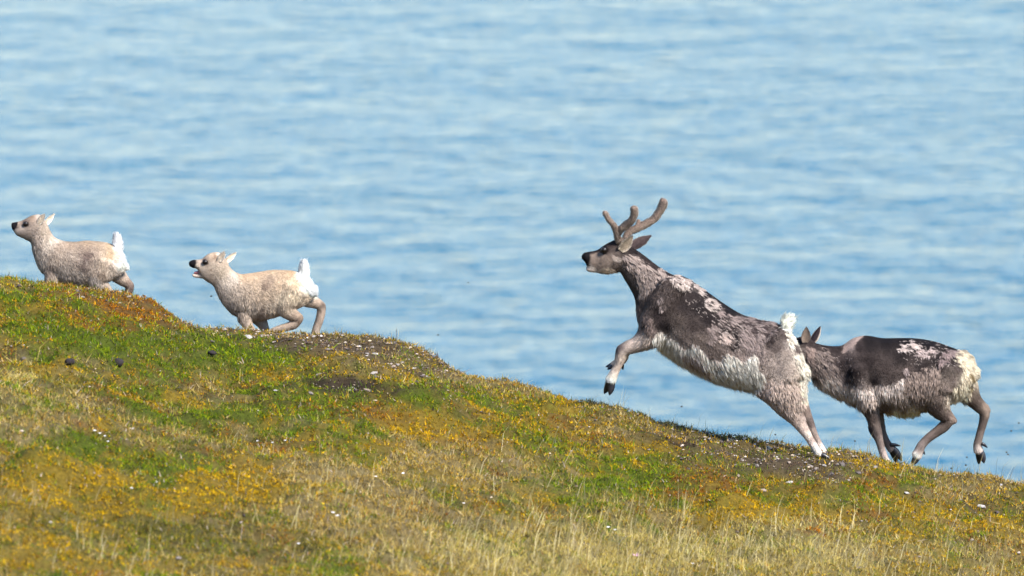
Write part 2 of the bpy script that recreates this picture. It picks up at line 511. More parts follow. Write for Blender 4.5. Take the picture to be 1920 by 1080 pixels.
def build_grass():
    n = 90000
    P = scatter(n)
    W = cover_fast(P)
    dens = W @ np.array([0.7, 0.08, 0.05, 0.6, 0.7, 1.0, 0.06, 0.01])
    px, py = px_of(P)
    sk = np.interp(px, RIDGE[:, 0], RIDGE[:, 1])
    dens *= 0.25 + 0.75 * smooth(10, 60, py - sk)
    P = P[rng.random(n) < dens]; n = len(P)
    W = cover_fast(P); W[:, 6:] = 0; W /= W.sum(1, keepdims=True)
    cls = pick(W, rng.random(n))
    near = smooth(43.5, 39, P[:, 1])
    ln = np.array([0.035, 0.03, 0.025, 0.045, 0.04, 0.07, 0.03, 0.03])[cls] * np.exp(rng.normal(size=n) * 0.4) * (1 + 0.25 * near)
    d = up_dirs(n, 0.55)
    bend = rng.normal(size=(n, 3)) * 0.35; bend[:, 2] = -np.abs(bend[:, 2]) * 0.8; bend[:, 0] += 0.12
    V, F, C = blades(P - [0, 0, 0.004], ln, rng.uniform(0.0018, 0.0036, n), d, veg_colors(P, cls, 0.2), bend, 2)
    o = link('tundra_grass', mesh_np('tundra_grass', V, F, C, False), veg_mat)
    tag(o, 'short green and tan tundra grass on the slope', 'grass', kind='stuff')


def build_straw():
    n = 34000
    P = scatter(n)
    W = cover_fast(P)
    px, py = px_of(P)
    P = P[rng.random(n) < (W[:, 5] * 1.0 + W[:, 3] * 0.16 + 0.004) * smooth(760, 980, py + 0.05 * px)]
    n = len(P)
    ln = rng.uniform(0.06, 0.24, n)
    d = up_dirs(n, 0.16); d[:, 0] += 0.10; d /= np.linalg.norm(d, axis=1, keepdims=True)
    bend = rng.normal(size=(n, 3)) * 0.12; bend[:, 0] += 0.15; bend[:, 2] = -0.05
    C = PALARR[rng.choice([3, 5, 5], n), rng.integers(0, 4, n)] * ALB * rng.uniform(0.9, 1.5, (n, 1))
    V, F, C = blades(P - [0, 0, 0.005], ln, rng.uniform(0.0022, 0.004, n), d, C, bend, 2)
    o = link('dry_grass', mesh_np('dry_grass', V, F, C, False), veg_mat)
    tag(o, 'tall pale dry grass stalks along the bottom right of the slope', 'grass', kind='stuff')
    # thin wisps standing against the water on the crest
    k = 420
    px = rng.uniform(-100, 2000, k)
    wcl = fbm(px / 70.0, px * 0, 0, 123, 2)
    thick = np.exp(-((px - 1060) / 60) ** 2) + 0.8 * np.exp(-((px - 1340) / 60) ** 2) + 0.7 * np.exp(-((px - 1780) / 110) ** 2) + 0.5 * np.exp(-((px - 650) / 60) ** 2)
    px = px[rng.random(k) < 0.10 + 0.55 * thick + 0.2 * (wcl > 0.25)]
    k = len(px)
    Y = D + rng.uniform(-0.15, 0.35, k)
    x = (px - 960) * KPX * SLANT
    P = np.stack([x, Y, ground_z(x, Y)], 1)
    d = up_dirs(k, 0.18); bend = rng.normal(size=(k, 3)) * 0.15
    C = lin((92, 84, 78))[None] * ALB * rng.uniform(0.6, 1.4, (k, 1))
    V, F, C = blades(P, rng.uniform(0.03, 0.12, k), rng.uniform(0.0014, 0.0024, k), d, C, bend, 2)
    o = link('skyline_grass', mesh_np('skyline_grass', V, F, C, False), veg_mat)
    tag(o, 'sparse thin dark grass wisps on the crest against the water', 'grass', kind='stuff')


build_moss()
build_grass()
build_straw()

# ------------------------------------------------------------------ stones, dung, flowers
stone_mat = mat_tint('weathered_stone', rough=0.9, spec=0.2, vary=0.3, vscale=70.0, bump=0.6, bscale=180.0)


def ico(sub=1):
    import bmesh
    bm = bmesh.new(); bmesh.ops.create_icosphere(bm, subdivisions=sub, radius=1.0)
    V = np.array([v.co[:] for v in bm.verts]); F = np.array([[v.index for v in f.verts] for f in bm.faces])
    bm.free(); return V, F


ICO_V, ICO_F = ico(1)
ICO2_V, ICO2_F = ico(2)


def build_gravel():
    n = 60000
    P = scatter(n)
    W = cover_fast(P)
    P = P[rng.random(n) < W[:, 6] * 0.55 + W[:, 7] * 0.18 + 0.006]
    n = len(P)
    r = 0.0042 * np.exp(rng.normal(size=n) * 0.5)
    pal = np.array([lin(c) for c in ((216, 206, 200), (150, 138, 130), (106, 94, 90), (184, 168, 154), (80, 70, 68), (196, 176, 150))])
    C = pal[rng.choice(6, n, p=[0.09, 0.2, 0.22, 0.15, 0.24, 0.1])] * ALB * rng.uniform(0.8, 1.2, (n, 1))
    a = rng.uniform(0, 6.28, n)
    S = np.stack([r * rng.uniform(0.9, 1.9, n), r * rng.uniform(0.8, 1.3, n), r * rng.uniform(0.4, 0.8, n)], 1)
    oct_v = np.array([(1, 0, 0), (-1, 0, 0), (0, 1, 0), (0, -1, 0), (0.2, 0.1, 1), (0, 0, -1)], float)
    oct_f = np.array([(0, 2, 4), (2, 1, 4), (1, 3, 4), (3, 0, 4), (2, 0, 5), (1, 2, 5), (3, 1, 5), (0, 3, 5)])
    U = oct_v[None] * S[:, None] * rng.uniform(0.7, 1.3, (n, 6, 1))
    ca, sa = np.cos(a)[:, None], np.sin(a)[:, None]
    U = np.stack([U[..., 0] * ca - U[..., 1] * sa, U[..., 0] * sa + U[..., 1] * ca, U[..., 2]], -1)
    V = (U + P[:, None] + np.array([0, 0, 0.008])).reshape(-1, 3)
    F = (oct_f[None] + np.arange(n)[:, None, None] * 6).reshape(-1, 3)
    me = mesh_np('gravel', V, F, np.repeat(C, 6, 0), False)
    o = link('gravel', me, stone_mat)
    tag(o, 'pale and dark gravel strewn below the crest', 'gravel', kind='stuff')


def stone_mesh(name, color, seed, flat=0.6, V0=ICO2_V, F0=ICO2_F, lump=0.35):
    V = V0 * (1 + lump * vnoise(V0[:, 0] * 1.6 + seed * 3.3, V0[:, 1] * 1.6, V0[:, 2] * 1.6, seed))[:, None]
    V = V * [1, 0.8, flat]
    C = np.repeat(lin(color)[None] * ALB, len(V), 0) * (1 + 0.25 * vnoise(V[:, 0] * 4, V[:, 1] * 4, V[:, 2] * 4, seed + 5))[:, None]
    return mesh_np(name, V, F0, C, False)


def build_stones():
    cols = [(178, 168, 160), (140, 130, 122), (108, 98, 94), (170, 152, 136), (196, 188, 182), (90, 80, 78)]
    mats = [stone_mesh('stone', cols[i % 6], i + 3, [0.45, 0.6, 0.7][i % 3], ICO_V, ICO_F, 0.4) for i in range(12)]
    n = 9000
    P = scatter(n)
    W = cover_fast(P)
    P = P[rng.random(n) < W[:, 6] * 0.30 + 0.004 + 0.03 * W[:, 7]]
    P = P[rng.permutation(len(P))][:150]
    fixed = [(745, 685, .035), (754, 681, .03), (880, 715, .022), (690, 733, .03), (660, 728, .02), (395, 730, .02), (1545, 874, .035), (1530, 880, .03), (1560, 890, .03),
             (1365, 828, .028), (1380, 833, .022), (1290, 880, .025), (1330, 824, .03), (1420, 874, .026), (1610, 888, .03), (1480, 868, .026), (1840, 950, .03), (1870, 962, .03), (1130, 765, .02),
             (205, 768, .02), (220, 835, .025), (1430, 920, .03), (1700, 925, .026), (1225, 846, .02), (1280, 800, .018)]
    L = [(p, 0.011 * math.exp(random.gauss(0, 0.35)) + 0.004) for p in P] + [(ground_point(a, b), r * 0.62) for a, b, r in fixed]
    for i, (p, r) in enumerate(L):
        me = mats[i % 12]
        if not me.materials: me.materials.append(stone_mat)
        o = link('stone', me, None, ground)
        o.location = (p[0], p[1], p[2] + r * 0.25)
        o.scale = (r * random.uniform(0.9, 1.5), r, r * random.uniform(0.7, 1))
        o.rotation_euler = (random.uniform(-.3, .3), random.uniform(-.3, .3), random.uniform(0, 6.28))


build_gravel()
build_stones()

dung_mat = mat_tint('dark_dung', rough=0.85, spec=0.3, vary=0.3, vscale=90.0, bump=0.8, bscale=120.0)
for (px, py, rx, label) in ((131, 681, .027, 'leftmost dark round dropping on the moss below the leading calf'),
                            (223, 683, .029, 'dark round dropping in the middle of the three on the moss'),
                            (398, 664, .026, 'dark flat dropping on the green moss below the open mouthed calf')):
    p = ground_point(px, py + 5)
    V = ICO2_V * (1 + 0.25 * vnoise(ICO2_V[:, 0] * 2.4, ICO2_V[:, 1] * 2.4, ICO2_V[:, 2] * 2.4, px))[:, None] * [1, 0.9, 0.72 if px != 398 else 0.5]
    C = np.repeat(lin((58, 50, 52))[None] * ALB, len(V), 0) * (1 + 0.35 * vnoise(V[:, 0] * 5, V[:, 1] * 5, V[:, 2] * 5, 9))[:, None]
    o = link('dropping', mesh_np('dropping', V, ICO2_F, C), dung_mat)
    o.scale = (rx * 1.1, rx * 1.1, rx * 1.1); o.location = (p[0], p[1], p[2] + rx * 0.95)
    o.rotation_euler = (0.2, 0.1, px * 0.7)
    tag(o, label, 'dropping', 'dark droppings on the moss')

petal_mat = mat_plain('white_petal', (0.72, 0.70, 0.70), 0.7, 0.2, 0.1, 200)
pink_mat = mat_plain('pink_petal', (0.50, 0.26, 0.48), 0.7, 0.2, 0.15, 200)
stem_mat = mat_plain('flower_stem', (0.10, 0.12, 0.03), 0.7, 0.2, 0.2, 100)


def flower(px, py, size, label, pm, group=None, seed=0):
    p = ground_point(px, py + 6)
    r = random.Random(seed)
    root = bpy.data.objects.new('flower', None); col.objects.link(root); root.location = p
    tag(root, label, 'flower', group)
    h = 0.03
    V = np.array([(-.0012, 0, -.005), (.0012, 0, -.005), (0, .0012, -.005), (-.001, 0, h), (.001, 0, h), (0, .001, h)])
    F = np.array([(0, 1, 4, 3), (1, 2, 5, 4), (2, 0, 3, 5)])
    link('stem', mesh_np('stem', V, F), stem_mat, root)
    for k in range(5):
        a = k * 1.2566 + r.random() * 0.3
        u = np.array([math.cos(a), math.sin(a), 0]); v = np.array([-math.sin(a), math.cos(a), 0]); w = np.array([0, 0, 1.0])
        c = np.array([0, 0, h])
        pts = [c, c + u * size * .5 + v * size * .34 + w * size * .34, c + u * size + w * size * .5, c + u * size * .5 - v * size * .34 + w * size * .34, c + u * size * .55 + w * size * .22]
        link('petal', mesh_np('petal', np.array(pts), np.array([(0, 1, 4), (1, 2, 4), (2, 3, 4), (3, 0, 4)])), pm, root)


for i, (px, py, s, label) in enumerate((
        (178, 812, .020, 'small white flower, leftmost of the row in the tan grass at the left'),
        (188, 817, .018, 'small white flower, second from left in the row at the left'),
        (197, 822, .016, 'small white flower, third from left in the row at the left'),
        (203, 832, .016, 'small white flower, lowest of the row at the left'),
        (483, 831, .016, 'small white flower, leftmost of the three on brown moss left of centre'),
        (511, 834, .014, 'small white flower, middle of the three on brown moss left of centre'),
        (535, 830, .015, 'small white flower, rightmost of the three on brown moss left of centre'),
        (247, 920, .018, 'white flower alone on the golden moss at lower left'),
        (294, 908, .012, 'tiny white flower right of the one on golden moss'),
        (625, 966, .022, 'blurred white flower, upper of the pair in the tan grass'),
        (633, 972, .024, 'blurred white flower, lower of the pair in the tan grass'),
        (705, 898, .018, 'white flower left of the pale tuft in the middle of the slope'),
        (756, 892, .022, 'white flower on the pale tuft in the middle of the slope'),
        (870, 948, .018, 'white flower alone in tan grass right of the middle'),
        (1141, 993, .022, 'white flower, left of the pair at the upper edge of the dry grass'),
        (1153, 998, .020, 'white flower, right of the pair at the upper edge of the dry grass'),
        (560, 1024, .018, 'white flower low on the slope left of centre'),
        (1299, 1061, .018, 'white flower near the bottom in the dry grass'))):
    flower(px, py, s * 0.62, label, petal_mat, 'small white flowers on the slope', i)
flower(1194, 1048, .030, 'single pink flower in the dry grass at the bottom', pink_mat, None, 77)

# tall single stalk on the skyline and clods of dirt in the air
p = at(743, 640, D + 0.05); p[2] = ground_z(p[0], p[1])
V, F, C = blades(np.array([p, p + [0, 0, .02], p + [0, 0, .075]]), np.array([.125, .03, .03]), np.array([.004, .004, .006]), np.array([(0.02, 0, 1), (-.35, 0, .9), (.1, 0, 1.0)]),
                 np.repeat(lin((88, 70, 66))[None] * ALB, 3, 0), np.zeros((3, 3)), 2)
tag(link('grass_stalk', mesh_np('grass_stalk', V, F, C, False), veg_mat), 'single taller brown grass stalk on the crest right of the calves', 'grass stalk')
for px, py, label in ((1890, 852, 'airborne dirt clod right of the last hind hoof, upper one'), (1813, 857, 'airborne dirt clod just left of the last hind hoof'),
                      (1811, 872, 'airborne dirt clod lowest left of the last hind hoof'), (1910, 793, 'airborne dirt clod at the right edge of the picture, highest'),
                      (1896, 808, 'airborne dirt clod at right, just below the highest one'), (1887, 848, 'airborne dirt clod beside the upper one right of the last hoof'),
                      (1784, 878, 'airborne dirt clod close to the grass right of the forward hind hoof'), (1603, 827, 'airborne dirt clod between the two adult reindeer'),
                      (1454, 815, 'airborne dirt clod left of the planted hind leg'), (821, 628, 'airborne speck of dirt over the water right of the calves'),
                      (878, 530, 'airborne speck of dirt high over the water right of the calves'), (396, 555, 'airborne speck of dirt below the chin of the open mouthed calf'),
                      (1278, 762, 'airborne speck of dirt below the belly of the leaping reindeer')):
    p = at(px, py, 45.3)
    r = 0.0075
    V = ICO_V * (1 + 0.3 * vnoise(ICO_V[:, 0] * 2, ICO_V[:, 1] * 2, ICO_V[:, 2] * 2, px))[:, None]
    o = link('dirt_clod', mesh_np('dirt_clod', V, ICO_F, np.repeat(lin((64, 58, 48))[None] * ALB, len(V), 0), False), dung_mat)
    o.location = p; o.scale = (r, r * .8, r * .7)
    tag(o, label, 'dirt clod', 'clods of dirt kicked into the air')

# ================================================================== animals
fur_mat = mat_tint('fur', rough=0.75, spec=0.12, vary=0.08, vscale=120.0, sheen=0.0)
nt = fur_mat.node_tree
_b = nt.nodes['Principled BSDF']; _o = nt.nodes['Material Output']
_t = nt.nodes.new('ShaderNodeBsdfTranslucent'); _m = nt.nodes.new('ShaderNodeMixShader'); _m.inputs[0].default_value = 0.3
nt.links.new(_b.inputs['Base Color'].links[0].from_socket, _t.inputs['Color'])
nt.links.new(_b.outputs[0], _m.inputs[1]); nt.links.new(_t.outputs[0], _m.inputs[2]); nt.links.new(_m.outputs[0], _o.inputs['Surface'])
skin_mat = mat_tint('coat_under_fur', rough=0.85, spec=0.15, vary=0.25, vscale=160.0, bump=0.35, bscale=260.0)
horn_mat = mat_plain('dark_hoof', tuple(lin((34, 32, 36)) * 0.9), 0.35, 0.5, 0.35, 60, 0.2)
eye_mat = mat_plain('dark_eye', (0.010, 0.007, 0.006), 0.3, 0.35, 0.2, 60)
mouth_mat = mat_plain('pink_mouth', (0.32, 0.12, 0.12), 0.4, 0.4, 0.2, 60)
velvet_mat = mat_tint('antler_velvet', rough=0.95, spec=0.1, vary=0.2, vscale=140.0, bump=0.5, bscale=300.0)


def catmull(A, sub):
    A = np.asarray(A, float)
    B = np.concatenate([[2 * A[0] - A[1]], A, [2 * A[-1] - A[-2]]])
    out = []
    for i in range(1, len(B) - 2):
        for t in np.linspace(0, 1, sub, endpoint=False):
            p0, p1, p2, p3 = B[i - 1:i + 3]
            out.append(0.5 * (2 * p1 + (p2 - p0) * t + (2 * p0 - 5 * p1 + 4 * p2 - p3) * t * t + (3 * p1 - p0 - 3 * p2 + p3) * t ** 3))
    out.append(A[-1])
    return np.array(out)


def loft(stations, Y, sub=5, seg=20):
    """stations: (top_x, top_y, bottom_x, bottom_y, half_width_m, y_offset). Returns verts, quads/tris, spine"""
    S = catmull(stations, sub)
    T = at(S[:, 0], S[:, 1], Y + S[:, 5]); B = at(S[:, 2], S[:, 3], Y + S[:, 5])
    C = (T + B) / 2; A = (T - B) / 2
    w = np.clip(S[:, 4], 0.004, None)
    # rounded ends
    def cap(c, a, wd, c2, sign):
        ax = c - c2; L = np.linalg.norm(ax) + 1e-9; ax = ax / L
        r = min(np.linalg.norm(a), wd) * 0.75
        return [(c + ax * r * k, a * s, wd * s) for k, s in ((0.45, 0.88), (0.8, 0.6), (0.97, 0.25))]
    e = cap(C[-1], A[-1], w[-1], C[-2], 1); s = cap(C[0], A[0], w[0], C[1], 1)[::-1]
    C = np.array([q[0] for q in s] + list(C) + [q[0] for q in e]); A = np.array([q[1] for q in s] + list(A) + [q[1] for q in e])
    w = np.array([q[2] for q in s] + list(w) + [q[2] for q in e])
    th = np.linspace(0, 2 * math.pi, seg, endpoint=False)
    V = C[:, None] + A[:, None] * np.cos(th)[None, :, None] + np.array([0, 1.0, 0]) * (w[:, None] * np.sin(th)[None])[..., None]
    n = len(C)
    V = np.concatenate([V.reshape(-1, 3), [C[0]], [C[-1]]])
    F = []
    for i in range(n - 1):
        for j in range(seg):
            k = (j + 1) % seg
            F.append((i * seg + j, i * seg + k, (i + 1) * seg + k)); F.append((i * seg + j, (i + 1) * seg + k, (i + 1) * seg + j))
    for j in range(seg):
        k = (j + 1) % seg
        F.append((n * seg, k, j)); F.append((n * seg + 1, (n - 1) * seg + j, (n - 1) * seg + k))
    return V, np.array(F), C


def limb(pts, y, wf=1.0):
    """pts: (cx, cy, half_px[, width_m]); stations square to the path"""
    P = np.array([p[:2] for p in pts], float)
    t = np.gradient(P, axis=0); t /= np.linalg.norm(t, axis=1, keepdims=True) + 1e-9
    nrm = np.stack([-t[:, 1], t[:, 0]], 1)
    out = []
    for i, p in enumerate(pts):
        h = p[2]; w = p[3] if len(p) > 3 else h / 300.0 * 0.85 * wf
        a = P[i] + nrm[i] * h; b = P[i] - nrm[i] * h
        yy = p[4] if len(p) > 4 else y
        out.append((a[0], a[1], b[0], b[1], w, yy))
    return out


def TB(rows, y=0.0):
    return [(a, b, c, d, w, y) for a, b, c, d, w in rows]


def poly_sd(px, py, poly):
    """signed distance to a polygon in px, positive inside"""
    poly = np.array(poly, float)
    d = np.full(px.shape, 1e9); inside = np.zeros(px.shape, bool)
    for i in range(len(poly)):
        a, b = poly[i], poly[(i + 1) % len(poly)]
        ab = b - a
        t = np.clip(((px - a[0]) * ab[0] + (py - a[1]) * ab[1]) / (ab @ ab + 1e-9), 0, 1)
        d = np.minimum(d, np.hypot(px - a[0] - t * ab[0], py - a[1] - t * ab[1]))
        c = ((a[1] > py) != (b[1] > py))
        with np.errstate(divide='ignore', invalid='ignore'):
            xi = (b[0] - a[0]) * (py - a[1]) / (b[1] - a[1] + 1e-12) + a[0]
        inside ^= c & (px < xi)
    return np.where(inside, d, -d)


class Coat:
    """colour and length of the coat over the side view: scattered samples plus ragged tufts of old fur"""
    def __init__(self, pts, patches, unit=1.0, g=0.46, flecks=(), gain=1.0):
        self.p = np.array([q[:2] for q in pts], float)
        self.c = np.array([lin(q[2]) for q in pts])
        self.l = np.array([q[3] for q in pts], float)
        self.patches = patches
        self.u = unit; self.g = g; self.flecks = flecks; self.gain = gain

    def __call__(self, P):
        px, py = px_of(P)
        u = self.u
        nx = px + 5 * u * fbm(px / (14 * u), py / (14 * u), 0, 5, 2); ny = py + 5 * u * fbm(px / (14 * u), py / (14 * u), 7, 6, 2)
        C = np.zeros((len(px), 3)); L = np.zeros(len(px)); Wt = np.zeros(len(px))
        for (a, b), c, l in zip(self.p, self.c, self.l):
            w = 1.0 / ((nx - a) ** 2 + (ny - b) ** 2 + 16 * u * u) ** 1.7
            C += w[:, None] * c; L += w * l; Wt += w
        C /= Wt[:, None]; L /= Wt
        lift = np.zeros(len(px))
        for poly, c, l, soft, nz in self.patches:
            x0, y0 = np.min(poly, 0) - 30; x1, y1 = np.max(poly, 0) + 30
            s = np.nonzero((px > x0) & (px < x1) & (py > y0) & (py < y1))[0]
            if not len(s): continue
            sx = (px[s] * 0.92 + py[s] * 0.38) / u; sy = (py[s] * 0.92 - px[s] * 0.38) / u
            sd_ = int(abs(c[0])) + len(poly)
            d = poly_sd(px[s], py[s], poly) + nz * u * (fbm(sx / 12, sy / 7, 0, sd_, 3) * 1.5 + 0.9 * fbm(sx / 7, sy / 2.2, 0, sd_ + 9, 2))
            k = smooth(-soft * 0.6 * u, soft * 0.6 * u, d)[:, None]
            if nz >= 4:                              # gaps where the old fur has already gone
                k = k * (1 - 0.8 * smooth(0.16, 0.30, fbm(sx / 11, sy / 4.5, 3, sd_ + 31, 3)))[:, None]
            C[s] = C[s] * (1 - k) + lin(c) * k
            L[s] = L[s] * (1 - k[:, 0]) + l * k[:, 0]
            lift[s] = lift[s] * (1 - k[:, 0]) + (1.0 if l > 0.02 else 0.0) * k[:, 0]
        lum = C @ np.array([0.3, 0.55, 0.15])
        C = C * np.minimum((lum / 0.20) ** self.g, 1.45)[:, None] * np.array(self.gain)
        for poly, c, thr in self.flecks:             # thin ticks of old hair on the new coat
            d = poly_sd(px, py, poly)
            sx = px * 0.92 + py * 0.38; sy = py * 0.92 - px * 0.38
            k = ((fbm(sx / 6, sy / 1.3, 1, 77, 2) > thr) & (d > 0)) * 0.85
            C = C * (1 - k[:, None]) + lin(c) * k[:, None]; L = np.maximum(L, 0.016 * k)
        return np.clip(C, 0.004, 0.8), L, lift


FURALB = 0.92


def remesh(lofts, voxel, iters):
    V = []; F = []; o = 0
    for v, f, _ in lofts:
        V.append(v); F.append(f + o); o += len(v)
    me = mesh_np('tmp', np.concatenate(V), np.concatenate(F))
    ob = bpy.data.objects.new('tmp', me); col.objects.link(ob)
    m = ob.modifiers.new('r', 'REMESH'); m.mode = 'VOXEL'; m.voxel_size = voxel; m.adaptivity = 0
    s = ob.modifiers.new('s', 'SMOOTH'); s.factor = 0.5; s.iterations = iters
    dg = bpy.context.evaluated_depsgraph_get(); dg.update()
    ev = ob.evaluated_get(dg); em = ev.to_mesh()
    n = len(em.vertices)
    co = np.empty(n * 3, np.float32); em.vertices.foreach_get('co', co)
    em.calc_loop_triangles()
    t = np.empty(len(em.loop_triangles) * 3, np.int32); em.loop_triangles.foreach_get('vertices', t)
    ev.to_mesh_clear()
    bpy.data.objects.remove(ob); bpy.data.meshes.remove(me)
    return co.reshape(-1, 3).astype(float), t.reshape(-1, 3)


def sample_surface(V, T, n):
    a, b, c = V[T[:, 0]], V[T[:, 1]], V[T[:, 2]]
    cr = np.cross(b - a, c - a); ar = np.linalg.norm(cr, axis=1)
    idx = rng.choice(len(T), n, p=ar / ar.sum())
    r1, r2 = np.sqrt(rng.random(n)), rng.random(n)
    P = a[idx] * (1 - r1)[:, None] + b[idx] * (r1 * (1 - r2))[:, None] + c[idx] * (r1 * r2)[:, None]
    # smooth normals
    VN = np.zeros_like(V)
    for k in range(3): np.add.at(VN, T[:, k], cr)
    VN /= np.linalg.norm(VN, axis=1, keepdims=True) + 1e-12
    N = VN[T[idx, 0]] * (1 - r1)[:, None] + VN[T[idx, 1]] * (r1 * (1 - r2))[:, None] + VN[T[idx, 2]] * (r1 * r2)[:, None]
    N /= np.linalg.norm(N, axis=1, keepdims=True) + 1e-12
    return P, N


def fur_mesh(name, P, N, D_, L, lift, C, width, clump_every=26, gravity=0.25, clump=0.55, streak=1.0):
    n = len(P)
    tan = D_ - N * (D_ * N).sum(1)[:, None]
    tan += rng.normal(size=(n, 3)) * 0.16 + 0.35 * np.stack([fbm(P[:, 0] * 16, P[:, 1] * 16, P[:, 2] * 16, s, 2) for s in (201, 202, 203)], 1)
    tan -= N * (tan * N).sum(1)[:, None]
    tan /= np.linalg.norm(tan, axis=1, keepdims=True) + 1e-9
    up = (0.16 + 0.34 * lift + 0.12 * rng.random(n))[:, None]
    d = tan + N * up
    d /= np.linalg.norm(d, axis=1, keepdims=True)
    ln = L * np.exp(rng.normal(size=n) * 0.22)
    tip = P + d * ln[:, None]
    tip[:, 2] -= gravity * ln * np.clip(ln / 0.03, 0, 1)
    # clumps
    g = rng.choice(n, max(1, n // clump_every), replace=False)
    kd = kdtree.KDTree(len(g))
    for i, q in enumerate(g): kd.insert(P[q], i)
    kd.balance()
    near = np.fromiter((g[kd.find(p)[1]] for p in P), np.int64, n)
    k = (clump * np.clip(ln / 0.022, 0.15, 1) * rng.uniform(0.5, 1, n))[:, None]
    gt = tip[near] - P[near]; gt = gt / (np.linalg.norm(gt, axis=1, keepdims=True) + 1e-9) * ln[:, None]
    tip = tip * (1 - k) + (P[near] + gt) * k
    mid = P + (tip - P) * 0.5 + N * (ln * 0.10)[:, None]
    side = np.cross(tip - P, N); side /= np.linalg.norm(side, axis=1, keepdims=True) + 1e-9
    side *= (width * rng.uniform(0.7, 1.3, n))[:, None] * 0.5
    root = P - N * 0.003
    V = np.stack([root - side, root + side, mid - side * 0.9, mid + side * 0.9, tip], 1).reshape(-1, 3)
    b = np.arange(n)[:, None] * 5
    F = np.concatenate([b + [0, 1, 3], b + [0, 3, 2], b + [2, 3, 4]], 0)
    cj = rng.normal(size=len(P)) * 0.11
    C = np.clip(C * (1 + (0.05 + 0.07 * np.clip((ln - 0.012) / 0.012, 0, 1)[:, None]) * rng.normal(size=n)[near][:, None] + streak * (0.18 + 0.22 * np.clip((ln - 0.012) / 0.012, 0, 1)[:, None]) * fbm(P[:, 0] * 55, P[:, 1] * 40, P[:, 2] * 38, 301, 3)[:, None] + cj[:, None]), 0.003, 0.86)
    me = mesh_np(name, V, F, np.repeat(C, 5, 0), True)
    nn = N + 0.28 * rng.normal(size=(n, 3)) + 0.25 * (d - tan)
    nn /= np.linalg.norm(nn, axis=1, keepdims=True)
    me.normals_split_custom_set_from_vertices(np.repeat(nn, 5, 0).tolist())
    return me


def hoof(root, base, tip, half, Y, spread=5.0, depth=0.022, lateral=0.016):
    """two pointed toes side by side, joined at the coronet"""
    Vs, Fs, o = [], [], 0
    bx, by = base; tx, ty = tip
    t = np.array([tx - bx, ty - by], float); t /= np.linalg.norm(t); nrm = np.array([-t[1], t[0]])
    Lp = math.hypot(tx - bx, ty - by)
    for s in (-1, 1):
        c0 = np.array([bx, by]) + nrm * s * spread * 0.15
        c1 = np.array([tx, ty]) + nrm * s * spread * 0.55
        st = []
        for f, h in ((0.0, 0.95), (0.3, 1.0), (0.65, 0.8), (0.9, 0.42), (1.0, 0.15)):
            c = c0 * (1 - f) + c1 * f + nrm * (-1.2 * math.sin(f * 3.1))
            a = c + nrm * half * h * 0.62; b = c - nrm * half * h * 0.62
            st.append((a[0], a[1], b[0], b[1], depth * (0.5 + 0.5 * h) * 0.62, s * lateral * (0.35 + 0.75 * f)))
        v, f_, _ = loft(st, Y, 3, 10)
        Vs.append(v); Fs.append(f_ + o); o += len(v)
    V = np.concatenate(Vs) - np.array(root.location)
    link('hoof', mesh_np('hoof', V, np.concatenate(Fs)), horn_mat, root)


def dewclaw(root, base, tip, half, Y):
    st = limb([(base[0], base[1], half), ((base[0] + tip[0]) / 2, (base[1] + tip[1]) / 2 - .6, half * .85), (tip[0], tip[1], half * .25)], 0)
    v, f, _ = loft(st, Y, 3, 8)
    link('dewclaw', mesh_np('dewclaw', v - np.array(root.location), f), horn_mat, root)


def eye(root, px, py, r, Ys):
    for Y in Ys:
        c = at(px, py, Y)
        V = ICO2_V * [r * 1.1, r * 0.8, r] + c - np.array(root.location)
        link('eye', mesh_np('eye', V, ICO2_F), eye_mat, root)


